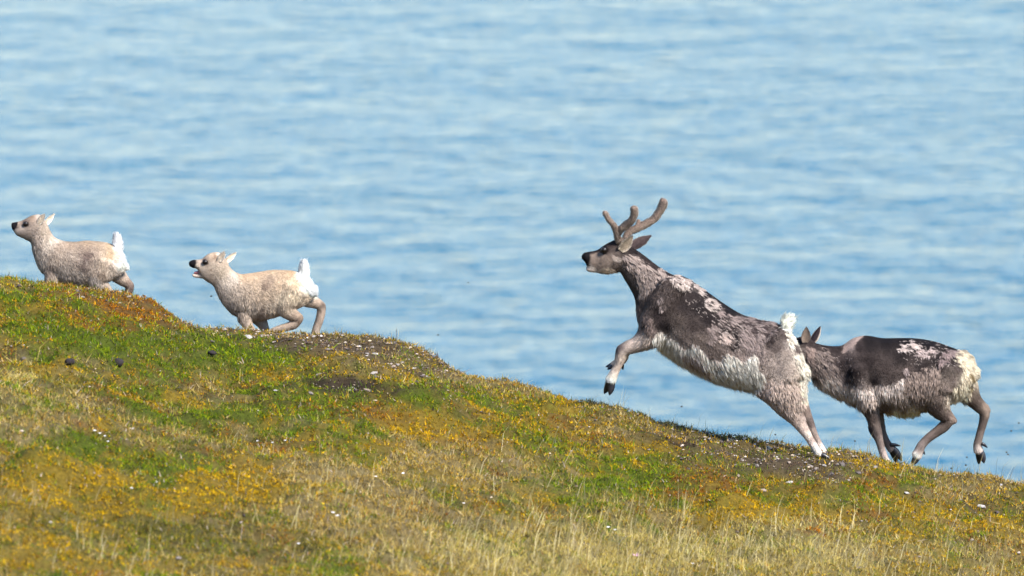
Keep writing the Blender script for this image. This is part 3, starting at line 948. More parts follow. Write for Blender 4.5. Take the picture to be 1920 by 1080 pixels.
def ear(root, base, tip, wid, Y0, Y1, face, c_out, c_in, hair=0.014, nh=1500, edge=None):
    """cupped leaf: base and tip in the side view at depths Y0, Y1; face = direction the hollow looks (world)"""
    b = at(base[0], base[1], Y0); t = at(tip[0], tip[1], Y1)
    ax = t - b; L = np.linalg.norm(ax); ax /= L
    fc = np.array(face, float); fc -= ax * (fc @ ax); fc /= np.linalg.norm(fc)
    sd = np.cross(ax, fc)
    U, Wd = 12, 9
    us = np.linspace(0, 1, U); vs = np.linspace(-1, 1, Wd)
    w = wid * (np.sin(np.pi * np.clip(us * 0.86 + 0.14, 0, 1)) ** 0.8) * (1 - 0.25 * us); w[-1] = 0.002
    G = b + ax * (us * L)[:, None, None] + sd * (vs[None, :] * w[:, None])[..., None] + fc * ((np.abs(vs) ** 1.8)[None] * w[:, None] * 0.4 - 0.1 * w[:, None])[..., None] * 1.0
    inner = G + fc * 0.002; outer = G - fc * 0.004 * (1 - np.abs(vs)[None, :, None] * 0.6)
    V = np.concatenate([inner.reshape(-1, 3), outer.reshape(-1, 3)])
    q = (np.arange(U - 1)[:, None] * Wd + np.arange(Wd - 1)[None]).ravel()
    fi = np.concatenate([np.stack([q, q + 1, q + Wd + 1], 1), np.stack([q, q + Wd + 1, q + Wd], 1)])
    n = U * Wd
    # inner faces look along fc
    chk = np.cross(V[fi[0, 1]] - V[fi[0, 0]], V[fi[0, 2]] - V[fi[0, 0]]) @ fc
    if chk < 0: fi = fi[:, ::-1]
    fo = fi[:, ::-1] + n
    rim = [(i * Wd, (i + 1) * Wd) for i in range(U - 1)] + [(i * Wd + Wd - 1, (i + 1) * Wd + Wd - 1) for i in range(U - 1)]
    fr = np.array([(a, c, a + n) for a, c in rim] + [(c, c + n, a + n) for a, c in rim])
    F = np.concatenate([fi, fo, fr])
    ci, co_ = lin(c_in) * FURALB, lin(c_out) * FURALB
    C = np.concatenate([np.repeat(ci[None] * 0.75, n, 0), np.repeat(co_[None], n, 0)])
    loc = np.array(root.location)
    e = link('ear', mesh_np('ear', V - loc, F, C), skin_mat, root)
    parts = []
    for faces, c, cnt, lf in ((fi, ci, nh // 2, 0.5), (fo, co_, nh, 0.15)):
        P, N = sample_surface(V, faces, cnt)
        Cc = np.repeat(c[None], cnt, 0)
        parts.append((P, N, Cc, np.full(cnt, lf)))
    P = np.concatenate([q[0] for q in parts]); N = np.concatenate([q[1] for q in parts]); Cc = np.concatenate([q[2] for q in parts]); lf = np.concatenate([q[3] for q in parts])
    if edge is not None:                         # pale fringe round the rim
        d_ax = ((P - b) @ sd) / (np.interp((P - b) @ ax / L, us, w) + 1e-4)
        k = smooth(0.6, 0.95, np.abs(d_ax))[:, None]
        Cc = Cc * (1 - k) + lin(edge) * FURALB * k
    Dv = np.repeat((ax + fc * 0.1)[None], len(P), 0)
    fm = fur_mesh('ear_fur', P, N, Dv, np.full(len(P), hair), lf, Cc, 0.0022, 20, 0.0, 0.3)
    fm.transform(__import__('mathutils').Matrix.Translation(-Vector(loc)))
    link('ear_fur', fm, fur_mat, e)


def tube(root, name, paths, Y, mat, color, hair=0.0, nh=0):
    """antler: one or more tubes (cx, cy, half_px, y_offset) remeshed into one"""
    L = [loft(limb([(p[0], p[1], p[2], p[2] / 300.0, p[3]) for p in pts], 0), Y, 5, 14) for pts in paths]
    V, T = remesh(L, 0.004, 3)
    V = V + 0.006 * np.stack([fbm(V[:, 0] * 28, V[:, 1] * 28, V[:, 2] * 28, q, 2) for q in (1, 2, 3)], 1)
    C = np.repeat(lin(color)[None] * FURALB, len(V), 0) * (1 + 0.35 * fbm(V[:, 0] * 40, V[:, 1] * 40, V[:, 2] * 40, 3, 2))[:, None]
    loc = np.array(root.location)
    o = link(name, mesh_np(name, V - loc, T, C), mat, root)
    if nh:
        P, N = sample_surface(V, T, nh)
        fm = fur_mesh('velvet', P, N, np.repeat([[0.2, 0, -1.0]], nh, 0), np.full(nh, hair), np.full(nh, 2.2), np.repeat(lin((176, 156, 140))[None] * FURALB, nh, 0) * rng.uniform(0.6, 1.2, (nh, 1)), 0.0018, 15, 0, 0.1)
        fm.transform(__import__('mathutils').Matrix.Translation(-Vector(loc)))
        link('velvet', fm, fur_mat, o)


def animal(name, label, base_px, Y, lofts, coat, nhair, voxel=0.0065, iters=3, wid=0.0027, lenmul=1.0, gravity=0.25, streak=1.0, clump=0.6):
    """lofts: list of (stations, flow sign)"""
    base = at(base_px[0], base_px[1], Y)
    base[2] = ground_z(base[0], base[1])
    root = bpy.data.objects.new(name, None); col.objects.link(root); root.location = base
    tag(root, label, 'reindeer')
    built = []; guide_p = []; guide_d = []
    for st, sgn in lofts:
        v, f, sp = loft(st, Y)
        built.append((v, f, sp))
        d = np.gradient(sp, axis=0); d /= np.linalg.norm(d, axis=1, keepdims=True) + 1e-9
        guide_p.append(sp); guide_d.append(d * sgn)
    V, T = remesh(built, voxel, iters)
    C, L, lift = coat(V)
    loc = np.array(base)
    body = link('body', mesh_np('body', V - loc, T, C * FURALB * 0.8), skin_mat, root)
    gp, gd = np.concatenate(guide_p), np.concatenate(guide_d)
    P, N = sample_surface(V, T, nhair)
    C, L, lift = coat(P)
    Dv = np.zeros_like(P); 
    for i in range(0, len(P), 20000):
        s = slice(i, i + 20000)
        w = 1 / (((P[s, None] - gp[None]) ** 2).sum(2) + 0.0009) ** 2.2
        Dv[s] = (w @ gd) / w.sum(1)[:, None]
    Dv[:, 2] -= 0.35 * lift + 0.12
    L = L * (1 + 0.3 * lift * smooth(0.1, -0.6, N[:, 2]))
    keep = L > 0.0015
    P, N, C, L, lift, Dv = [q[keep] for q in (P, N, C, L, lift, Dv)]
    fm = fur_mesh('coat', P, N, Dv, L * lenmul, lift, C * FURALB, wid, 20, gravity, clump, streak)
    fm.transform(__import__('mathutils').Matrix.Translation(-Vector(loc)))
    link('coat', fm, fur_mat, body)
    return root


# ------------------------------------------------------------------ leaping adult with antlers
YA = 44.62
A1 = [
    (TB([(1168, 455, 1163, 510, .060), (1192, 468, 1172, 526, .062), (1213, 483, 1181, 541, .068), (1236, 501, 1190, 560, .085), (1260, 515, 1194, 588, .12), (1284, 520, 1200, 614, .155),
         (1309, 535, 1222, 636, .185), (1334, 553, 1254, 664, .21), (1361, 572, 1288, 686, .225), (1391, 590, 1324, 705, .225), (1419, 600, 1357, 717, .22), (1444, 605, 1396, 726, .215),
         (1464, 611, 1432, 734, .20), (1484, 628, 1470, 738, .17), (1500, 656, 1497, 728, .12), (1507, 680, 1506, 710, .06)]), 1),
    (TB([(1096, 475, 1097, 492, .024), (1101, 472, 1102, 502, .031), (1110, 471, 1108, 508, .034), (1121, 468, 1117, 511, .040), (1131, 461, 1127, 513, .052), (1143, 454, 1140, 513, .060),
         (1158, 449, 1150, 511, .062), (1174, 454, 1162, 510, .055)]), 1),
    (limb([(1118, 504, 7, .028), (1109, 504, 6.5, .026), (1103, 503.5, 5.5, .022)], 0), -1),
    (limb([(1100, 482, 9, .034), (1096, 482, 8.5, .030), (1094.5, 482, 6, .022)], 0), -1),
    # near fore leg
    (limb([(1245, 560, 28, .06, -.10), (1232, 598, 29, .08, -.11), (1215, 632, 23, .068, -.11), (1193, 646, 14.5, .052), (1177, 652, 12.5, .044), (1166.5, 659, 12.5, .042), (1163, 671, 10.5, .036), (1158, 686, 8, .027), (1151, 700, 8.5, .028), (1145, 713, 11, .031)], -.10), 1),
    # far fore leg, folded
    (limb([(1240, 590, 26, .06, .10), (1214, 626, 18, .05), (1192, 644, 11, .04), (1174, 657, 9.5, .034), (1170, 669, 8.5, .03), (1165, 677, 7.5, .026), (1156, 681, 7, .024), (1150, 684, 7, .024)], .08), 1),
    # near hind leg
    (TB([(1395, 670, 1500, 655, .085), (1404, 700, 1508, 690, .10), (1414, 735, 1510, 733, .095), (1438, 755, 1508, 752, .078), (1459, 776, 1505, 768, .055), (1479, 791, 1508, 782, .040), (1496, 808, 1515, 799, .031),
         (1511, 826, 1524, 818, .026), (1521, 843, 1534, 835, .025), (1528, 854, 1542, 849, .027)], -.085), 1),
    # far hind leg
    (TB([(1450, 680, 1506, 675, .08), (1480, 720, 1512, 715, .07), (1490, 748, 1513, 744, .05), (1500, 776, 1520, 771, .038), (1512, 799, 1527, 793, .030), (1521, 818, 1533, 812, .026), (1531, 837, 1543, 833, .025), (1539, 850, 1551, 846, .026)], .10), 1),
    # knee and hock bones
    (limb([(1163, 652, 7, .03), (1166, 662, 7, .03)], -.10), 1), (limb([(1500, 776, 7, .024), (1506, 788, 6, .022)], -.085), 1), (limb([(1513, 776, 5, .02), (1519, 786, 5, .02)], .10), 1),
    # shoulder and haunch muscle
    (limb([(1262, 535, 24, .05), (1245, 575, 30, .06), (1232, 610, 24, .05)], -.125), 1),
    (limb([(1440, 640, 40, .05), (1462, 672, 40, .06), (1478, 710, 34, .05)], -.135), 1),
    (limb([(1440, 640, 40, .05), (1462, 672, 40, .06), (1478, 710, 34, .05)], .135), 1),
    # tail
    (limb([(1470, 622, 12, .03), (1473, 606, 9, .026), (1478, 595, 6, .018)], -.02), 1),
]
dk, md, lt, cr = (50, 41, 42), (92, 79, 74), (168, 150, 141), (212, 200, 186)
coatA = Coat([
    (1094, 480, (40, 34, 38), 0), (1098, 490, (44, 36, 38), 0), (1100, 473, (60, 50, 50), .003), (1104, 503, (196, 184, 172), .008), (1115, 470, (66, 54, 52), .005), (1112, 488, (132, 116, 106), .006),
    (1125, 500, (140, 124, 113), .008), (1135, 512, (186, 170, 152), .016), (1120, 508, (170, 155, 142), .01), (1132, 469, (70, 58, 56), .004), (1140, 460, (88, 74, 70), .006), (1150, 455, (84, 71, 67), .008),
    (1143, 485, (128, 112, 102), .008), (1152, 500, (110, 96, 88), .01), (1158, 475, (112, 99, 92), .01), (1170, 470, (100, 88, 83), .012), (1185, 470, (58, 48, 48), .012),
    (1165, 520, (104, 93, 87), .008), (1180, 540, (98, 88, 83), .008), (1192, 560, (92, 82, 78), .008), (1205, 480, (66, 55, 54), .012), (1230, 500, (72, 60, 58), .014), (1255, 515, (66, 55, 54), .012),
    (1215, 530, (136, 121, 113), .02), (1225, 560, (100, 88, 83), .014), (1245, 545, (84, 72, 69), .012),
    (1280, 522, (58, 48, 48), .01), (1300, 533, dk, .008), (1340, 560, dk, .008), (1370, 580, (44, 36, 38), .007), (1400, 595, (50, 42, 43), .008), (1430, 602, (66, 55, 54), .01), (1455, 610, (76, 64, 62), .012),
    (1260, 570, (84, 72, 68), .008), (1285, 570, (64, 54, 53), .007), (1310, 580, (54, 45, 45), .007), (1270, 600, (100, 87, 80), .007), (1300, 610, (84, 72, 68), .007), (1330, 600, (56, 46, 46), .008), (1285, 630, (118, 103, 95), .007),
    (1310, 645, (122, 107, 98), .007), (1335, 640, (108, 94, 87), .008), (1340, 670, (120, 105, 97), .009), (1360, 620, (60, 50, 50), .01), (1235, 590, (66, 55, 54), .008), (1242, 612, (50, 41, 42), .008),
    (1205, 570, (110, 97, 92), .014), (1196, 595, (140, 124, 116), .018), (1210, 612, (120, 105, 98), .014), (1218, 640, (176, 160, 148), .022), (1195, 640, (186, 169, 156), .014), (1180, 652, (176, 159, 147), .010), (1161, 652, (104, 92, 90), .006), (1170, 668, (196, 179, 163), .01),
    (1155, 688, (184, 166, 150), .006), (1148, 706, (200, 186, 172), .008), (1142, 716, (214, 204, 194), .010),
    (1250, 650, (196, 180, 168), .03), (1260, 676, (230, 220, 206), .03), (1290, 695, (232, 222, 208), .032), (1320, 715, (230, 218, 202), .034), (1350, 726, (206, 190, 164), .034), (1385, 730, (160, 142, 130), .03),
    (1275, 655, (166, 149, 140), .028), (1300, 670, (160, 143, 135), .028), (1330, 690, (158, 141, 133), .03), (1360, 700, (168, 150, 140), .03), (1390, 710, (158, 140, 131), .03), (1380, 680, (166, 147, 138), .028),
    (1420, 660, (150, 134, 126), .022), (1440, 635, (86, 73, 70), .016), (1410, 620, (120, 105, 100), .018), (1380, 640, (120, 105, 99), .018),
    (1455, 650, (112, 98, 92), .007), (1470, 625, (98, 85, 81), .007), (1475, 665, (154, 139, 129), .007), (1455, 690, (154, 139, 130), .007), (1480, 695, (166, 150, 139), .008), (1472, 594, (232, 224, 214), .055),
    (1420, 725, (172, 154, 143), .02), (1450, 735, (182, 163, 151), .02), (1480, 740, (192, 173, 160), .02), (1480, 775, (182, 162, 148), .016), (1497, 800, (194, 174, 160), .011), (1512, 818, (202, 184, 170), .009), (1528, 845, (206, 190, 180), .008),
    (1508, 745, (206, 192, 172), .022), (1515, 770, (140, 122, 112), .01), (1523, 790, (120, 104, 98), .008), (1530, 815, (150, 132, 122), .007),
    (1494, 640, (206, 196, 184), .02), (1502, 670, (204, 193, 178), .02), (1508, 700, (202, 190, 172), .02), (1506, 725, (200, 186, 166), .02), (1490, 705, (180, 164, 150), .014),
], [
    ([(1107, 478), (1126, 472), (1146, 488), (1143, 503), (1114, 504), (1108, 494)], (140, 123, 111), .006, 4, 2),
    ([(1136, 452), (1152, 448), (1160, 452), (1150, 464), (1141, 462)], (82, 68, 64), .007, 3, 2),
    ([(1100, 470), (1128, 462), (1129, 468), (1104, 476)], (54, 45, 45), .004, 1.5, 1),
    ([(1090, 478), (1097, 470), (1106, 473), (1107, 488), (1103, 495), (1094, 493)], (36, 31, 34), 0, 1.5, 1),
    ([(1098, 497), (1110, 497), (1118, 507), (1108, 513), (1099, 506)], (186, 172, 160), .007, 4, 1.5),
    ([(1097, 494.5), (1113, 498.5), (1113, 500.5), (1097, 497)], (56, 46, 45), .002, 1, .5),
    ([(1125, 466), (1130, 460), (1137, 461), (1141, 468), (1138, 476), (1131, 478), (1126, 473)], (44, 36, 36), .003, 1.5, 1),
    ([(1128, 505), (1150, 504), (1158, 511), (1146, 519), (1132, 517)], (176, 160, 142), .02, 4, 3),
    ([(1172, 482), (1186, 474), (1200, 482), (1215, 497), (1236, 506), (1256, 518), (1240, 530), (1222, 538), (1210, 552), (1198, 560), (1196, 535), (1186, 515), (1178, 500)], (160, 144, 135), .024, 3, 6),
    ([(1147, 480), (1160, 482), (1165, 488), (1158, 491), (1150, 487)], (168, 153, 142), .014, 3, 3),
    ([(1196, 556), (1230, 540), (1262, 525), (1272, 548), (1250, 572), (1240, 580), (1228, 575), (1212, 572)], (108, 95, 90), .018, 5, 9),
    ([(1256, 520), (1280, 517), (1300, 530), (1318, 546), (1316, 552), (1295, 546), (1274, 540), (1262, 534)], (174, 160, 151), .022, 2.5, 4),
    ([(1318, 562), (1334, 557), (1346, 570), (1349, 580), (1330, 580), (1320, 574)], (174, 160, 151), .022, 2, 4),
    ([(1231, 558), (1242, 556), (1244, 580), (1237, 584)], (160, 144, 138), .022, 3, 5),
    ([(1350, 588), (1366, 588), (1380, 592), (1400, 595), (1452, 608), (1458, 622), (1440, 640), (1430, 660), (1402, 664), (1388, 648), (1382, 620), (1368, 612), (1355, 604)], (146, 130, 124), .024, 4, 10),
    ([(1398, 600), (1440, 606), (1456, 618), (1444, 634), (1420, 628), (1402, 618)], (88, 75, 73), .018, 6, 9),
    ([(1384, 606), (1390, 640), (1386, 664), (1372, 660), (1362, 650), (1376, 632), (1374, 612)], (48, 39, 40), .008, 3, 6),
    ([(1348, 630), (1362, 622), (1372, 634), (1366, 646), (1352, 644)], (178, 160, 150), .022, 2.5, 4),
    ([(1326, 622), (1340, 606), (1350, 612), (1345, 632), (1330, 642)], (140, 124, 118), .02, 4, 8),
    ([(1222, 630), (1238, 622), (1252, 630), (1268, 640), (1286, 652), (1298, 648), (1318, 656), (1334, 676), (1352, 678), (1364, 662), (1392, 672), (1416, 664), (1424, 690), (1436, 704), (1420, 730), (1380, 740), (1330, 730), (1280, 700), (1240, 668)], (204, 189, 178), .030, 2, 3.9),
    ([(1254, 676), (1290, 684), (1320, 700), (1350, 712), (1360, 736), (1320, 730), (1280, 705), (1250, 690)], (240, 231, 218), .030, 5, 3.9),
    ([(1282, 662), (1306, 664), (1322, 680), (1326, 700), (1300, 692), (1286, 678)], (166, 150, 142), .030, 6, 6),
    ([(1335, 684), (1348, 680), (1350, 690), (1340, 694)], (40, 33, 35), .006, 2, 3),
    ([(1474, 616), (1482, 606), (1494, 612), (1502, 624), (1508, 640), (1520, 690), (1514, 722), (1508, 742), (1502, 724), (1498, 700), (1486, 660), (1474, 626)], (198, 187, 172), .024, 3, 5),
    ([(1488, 646), (1496, 650), (1500, 664), (1492, 662)], (120, 106, 100), .02, 3, 3),
    ([(1190, 575), (1198, 572), (1212, 588), (1228, 606), (1232, 622), (1222, 628), (1206, 618), (1194, 608), (1188, 596)], (142, 124, 116), .022, 2.5, 4),
    ([(1200, 600), (1208, 602), (1212, 612), (1204, 614)], (50, 41, 42), .008, 2, 3),
    ([(1440, 720), (1480, 712), (1502, 722), (1506, 760), (1480, 778), (1450, 758)], (184, 165, 152), .024, 5, 7),
    ([(1460, 606), (1465, 592), (1474, 584), (1490, 586), (1500, 610), (1486, 622), (1472, 622)], (206, 196, 184), .046, 2, 1.5),
], flecks=[([(1270, 530), (1310, 535), (1352, 578), (1352, 604), (1320, 600), (1285, 565)], (168, 154, 146), 0.44), ([(1335, 596), (1450, 606), (1440, 650), (1380, 665), (1330, 645)], (170, 155, 147), 0.36)])
ra = animal('reindeer', 'large grey brown adult reindeer with velvet antlers leaping uphill', (1535, 858), YA, A1, coatA, 125000)
hoof(ra, (1145, 713), (1138, 739), 12, YA - .10, 9)
hoof(ra, (1150, 682), (1137, 690), 6.5, YA + .08, 5)
hoof(ra, (1536, 852), (1556, 864), 8, YA - .085, 5)
hoof(ra, (1545, 848), (1562, 862), 7, YA + .10, 5)
dewclaw(ra, (1166, 684), (1168, 693), 4, YA + .06)
eye(ra, 1132.5, 469, .019, (YA - .053, YA + .053))
ear(ra, (1163, 470), (1185, 444), .038, YA - .058, YA - .070, (0.45, -1.0, 0.2), (120, 106, 98), (176, 160, 140), edge=(214, 200, 184))
ear(ra, (1183, 464), (1219, 443), .034, YA + .04, YA + .12, (0.1, 1.0, -0.1), (74, 62, 62), (150, 134, 118), edge=(96, 84, 82))
tube(ra, 'antler', [[(1160, 452, 6, -.03), (1157, 438, 5.8, -.05), (1154, 428, 5.5, -.06), (1146, 417, 5, -.075), (1139, 407, 4.6, -.08), (1133.5, 398.5, 4.3, -.085)],
                    [(1158, 440, 5.5, -.045), (1164, 430, 6, -.06), (1174, 422, 6.3, -.07), (1184, 412, 6.2, -.085), (1189, 402, 6.2, -.09), (1188.5, 392, 6.8, -.095)]], YA, velvet_mat, (128, 110, 98), .010, 6500)
tube(ra, 'antler', [[(1172, 450, 6, .03), (1176, 439, 6, .045), (1184, 432, 5.8, .06), (1198, 426, 5.8, .08), (1214, 418, 6, .10), (1228, 408, 6.2, .12), (1237, 396, 6.6, .13), (1242, 385, 7.6, .135), (1244, 378, 8, .135)],
                    [(1192, 428, 4.5, .07), (1196, 419, 4, .09), (1197, 413, 3.4, .10)]], YA, velvet_mat, (124, 106, 96), .010, 7000)

# ------------------------------------------------------------------ second adult, head behind the first
YB = 45.42
A2 = [
    (TB([(1514, 637, 1514, 698, .07), (1531, 644, 1530, 720, .08), (1555, 649, 1555, 735, .10), (1579, 648, 1581, 748, .13), (1600, 635, 1606, 758, .17), (1625, 630, 1632, 766, .20), (1655, 635, 1660, 772, .225), (1690, 635, 1690, 775, .235),
         (1720, 636, 1718, 772, .235), (1750, 641, 1745, 766, .23), (1780, 651, 1772, 758, .215), (1804, 661, 1797, 746, .19), (1819, 673, 1813, 734, .14), (1828, 688, 1826, 712, .06)]), 1),
    (TB([(1440, 668, 1442, 686, .026), (1452, 658, 1452, 692, .036), (1472, 645, 1470, 694, .045), (1492, 634, 1488, 694, .06), (1512, 632, 1508, 696, .062), (1526, 640, 1526, 706, .06)]), 1),
    (limb([(1622, 700, 36, .06, -.13), (1630, 740, 30, .07, -.13), (1632, 765, 19, .055), (1637, 782, 13, .042), (1640, 798, 11.5, .037), (1643, 811, 11, .034), (1648, 824, 8, .026), (1653, 842, 7, .023), (1659, 860, 7, .025), (1663, 868, 8, .027)], -.10), 1),
    (limb([(1630, 740, 28, .06, .11), (1640, 770, 16, .05), (1648, 795, 11, .04), (1652, 812, 10, .034), (1659, 823, 7.5, .027), (1665, 833, 7, .025), (1671, 841, 8.5, .028)], .08), 1),
    (limb([(1768, 690, 42, .06, -.13), (1756, 730, 36, .08, -.13), (1758, 758, 25, .07, -.12), (1768, 775, 16, .05), (1777, 787, 13, .04), (1770, 799, 10.5, .033), (1756, 810, 9, .028), (1740, 822, 8.2, .026), (1728, 835, 8.2, .025), (1722, 848, 9, .027), (1719, 856, 9, .028)], -.11), 1),
    (limb([(1790, 700, 36, .07, .12), (1812, 728, 24, .06), (1826, 750, 15, .045), (1841, 766, 12, .037), (1846, 776, 10, .033), (1843, 793, 8, .026), (1837, 815, 7.3, .024), (1833, 834, 8.2, .026), (1835, 846, 9.5, .028)], .11), 1),
    (limb([(1806, 664, 9, .03), (1818, 676, 9, .028), (1824, 694, 7, .02)], 0), 1),
    (limb([(1783, 782, 7, .024), (1789, 790, 6, .02)], -.11), 1), (limb([(1848, 762, 6, .022), (1852, 771, 6, .02)], .11), 1), (limb([(1633, 800, 6, .026), (1636, 810, 6, .026)], -.10), 1),
    (limb([(1715, 852, 6, .024), (1724, 842, 5, .02)], -.11), 1), (limb([(1614, 690, 22, .05), (1622, 730, 24, .06), (1630, 755, 18, .05)], -.15), 1), (limb([(1776, 690, 26, .05), (1764, 725, 28, .06)], -.165), 1),
]
coatB = Coat([
    (1515, 640, (78, 66, 64), .012), (1540, 648, (60, 50, 50), .012), (1565, 652, (70, 59, 58), .012), (1510, 665, (140, 124, 115), .022), (1530, 670, (120, 106, 100), .02), (1525, 700, (132, 117, 110), .024), (1550, 690, (112, 98, 94), .02), (1545, 730, (186, 170, 160), .03), (1570, 720, (160, 143, 134), .028),
    (1580, 680, (84, 72, 70), .012), (1600, 700, (74, 63, 61), .009), (1595, 645, (158, 140, 132), .012), (1590, 730, (110, 97, 92), .016), (1610, 650, (70, 59, 58), .008), (1630, 640, (46, 38, 39), .007), (1660, 640, (44, 36, 37), .007), (1700, 640, (42, 34, 36), .007), (1740, 645, (46, 38, 40), .008), (1780, 655, (48, 40, 41), .009),
    (1630, 680, (68, 57, 55), .007), (1660, 690, (82, 70, 66), .007), (1690, 670, (56, 47, 46), .007), (1700, 700, (92, 79, 74), .007), (1640, 715, (66, 56, 54), .007), (1670, 715, (84, 72, 68), .007), (1730, 690, (64, 54, 53), .008), (1760, 680, (54, 45, 46), .009), (1790, 680, (66, 56, 55), .01),
    (1600, 755, (150, 133, 124), .024), (1570, 748, (172, 155, 145), .026), (1620, 740, (176, 160, 150), .026), (1650, 735, (178, 161, 151), .026), (1690, 733, (180, 163, 153), .026), (1660, 760, (130, 114, 106), .024), (1690, 760, (150, 133, 122), .026), (1680, 780, (204, 188, 164), .03), (1710, 775, (200, 184, 160), .03), (1720, 745, (130, 113, 104), .022), (1735, 720, (158, 140, 129), .024),
    (1790, 710, (116, 102, 95), .007), (1800, 690, (98, 85, 80), .008), (1780, 730, (136, 120, 111), .009), (1760, 740, (140, 123, 113), .018), (1755, 765, (112, 96, 88), .014), (1745, 775, (124, 107, 97), .016),
    (1635, 785, (120, 104, 96), .012), (1642, 800, (126, 111, 103), .008), (1634, 808, (84, 72, 72), .006), (1650, 825, (140, 124, 116), .006), (1658, 850, (170, 153, 144), .006), (1664, 868, (186, 170, 160), .006), (1668, 830, (120, 106, 100), .006),
    (1775, 785, (104, 89, 81), .010), (1785, 788, (140, 122, 110), .008), (1765, 803, (122, 106, 97), .006), (1740, 822, (130, 114, 106), .006), (1726, 840, (150, 134, 126), .006), (1720, 852, (206, 194, 184), .008),
    (1815, 735, (112, 97, 88), .012), (1830, 755, (104, 89, 80), .008), (1850, 768, (140, 122, 108), .006), (1840, 795, (116, 101, 93), .005), (1835, 825, (132, 117, 108), .005), (1833, 845, (186, 172, 162), .007),
    (1815, 680, (186, 175, 154), .022), (1825, 695, (184, 172, 150), .022), (1810, 710, (186, 175, 154), .022), (1803, 740, (184, 171, 150), .022), (1785, 750, (200, 184, 166), .03),
], [
    ([(1579, 662), (1582, 645), (1594, 634), (1612, 626), (1618, 630), (1608, 640), (1598, 652), (1588, 660)], (164, 144, 134), .010, 1.5, 2),
    ([(1512, 650), (1524, 656), (1530, 668), (1522, 690), (1514, 676)], (158, 138, 128), .026, 3, 4),
    ([(1524, 668), (1538, 648), (1545, 660), (1560, 668), (1574, 690), (1566, 704), (1548, 712), (1530, 708), (1520, 690)], (146, 130, 121), .026, 4, 7),
    ([(1520, 712), (1560, 700), (1582, 716), (1600, 724), (1614, 728), (1640, 724), (1660, 726), (1680, 718), (1696, 712), (1700, 730), (1690, 752), (1650, 752), (1610, 768), (1560, 750), (1530, 740)], (176, 160, 149), .028, 3, 5),
    ([(1528, 722), (1548, 708), (1566, 706), (1582, 717), (1600, 724), (1614, 729), (1640, 725), (1660, 726), (1680, 718), (1694, 711), (1702, 716), (1696, 732), (1676, 738), (1640, 742), (1600, 744), (1560, 742)], (194, 180, 170), .028, 2, 3.9),
    ([(1694, 716), (1712, 700), (1738, 690), (1766, 690), (1762, 712), (1758, 732), (1742, 744), (1715, 745), (1696, 734)], (156, 138, 127), .026, 2.5, 4),
    ([(1684, 656), (1692, 644), (1712, 642), (1728, 648), (1724, 656), (1706, 658), (1694, 662)], (182, 168, 160), .022, 2, 6),
    ([(1716, 664), (1732, 654), (1752, 650), (1762, 658), (1746, 668), (1728, 674)], (166, 150, 144), .022, 2.5, 6),
    ([(1760, 670), (1772, 660), (1796, 654), (1800, 662), (1786, 668), (1776, 680), (1764, 686)], (146, 128, 124), .024, 2.5, 5),
    ([(1796, 656), (1812, 656), (1832, 670), (1838, 684), (1832, 705), (1822, 722), (1812, 748), (1800, 752), (1785, 748), (1796, 728), (1804, 706), (1804, 684), (1792, 670)], (190, 178, 156), .022, 2.5, 7),
    ([(1693, 696), (1700, 692), (1704, 702), (1698, 706)], (150, 134, 128), .02, 2, 3),
    ([(1815, 690), (1824, 700), (1818, 725), (1812, 712)], (140, 122, 92), .026, 3, 6),
    ([(1650, 772), (1700, 772), (1735, 770), (1715, 784), (1690, 790), (1665, 787)], (206, 190, 164), .030, 4, 4),
], flecks=[([(1675, 640), (1760, 640), (1805, 660), (1790, 690), (1730, 690), (1690, 675)], (160, 146, 139), 0.46), ([(1530, 660), (1600, 670), (1620, 715), (1560, 710)], (150, 136, 129), 0.44)])
rb = animal('reindeer', 'dark backed adult reindeer with cream rump galloping behind the leaping one', (1663, 872), YB, A2, coatB, 110000)
hoof(rb, (1662, 864), (1664, 876), 7, YB - .10, 4)
hoof(rb, (1673, 842), (1686, 866), 11, YB + .08, 9)
dewclaw(rb, (1670, 834), (1688, 836), 3.6, YB + .06)
hoof(rb, (1720, 852), (1711, 870), 9, YB - .11, 5)
dewclaw(rb, (1730, 846), (1734, 852), 3, YB - .11)
hoof(rb, (1836, 845), (1840, 869), 11, YB + .11, 9)
dewclaw(rb, (1842, 832), (1851, 839), 3.4, YB + .09)
eye(rb, 1478, 655, .018, (YB - .055, YB + .055))
ear(rb, (1509, 642), (1512, 614), .034, YB - .05, YB - .06, (0.3, -1.0, 0.2), (104, 90, 85), (150, 132, 118), edge=(150, 134, 122), hair=.007)
ear(rb, (1521, 644), (1538, 613), .028, YB + .05, YB + .10, (0.55, 0.8, 0.3), (48, 40, 44), (214, 200, 184), edge=(190, 175, 160), hair=.008)

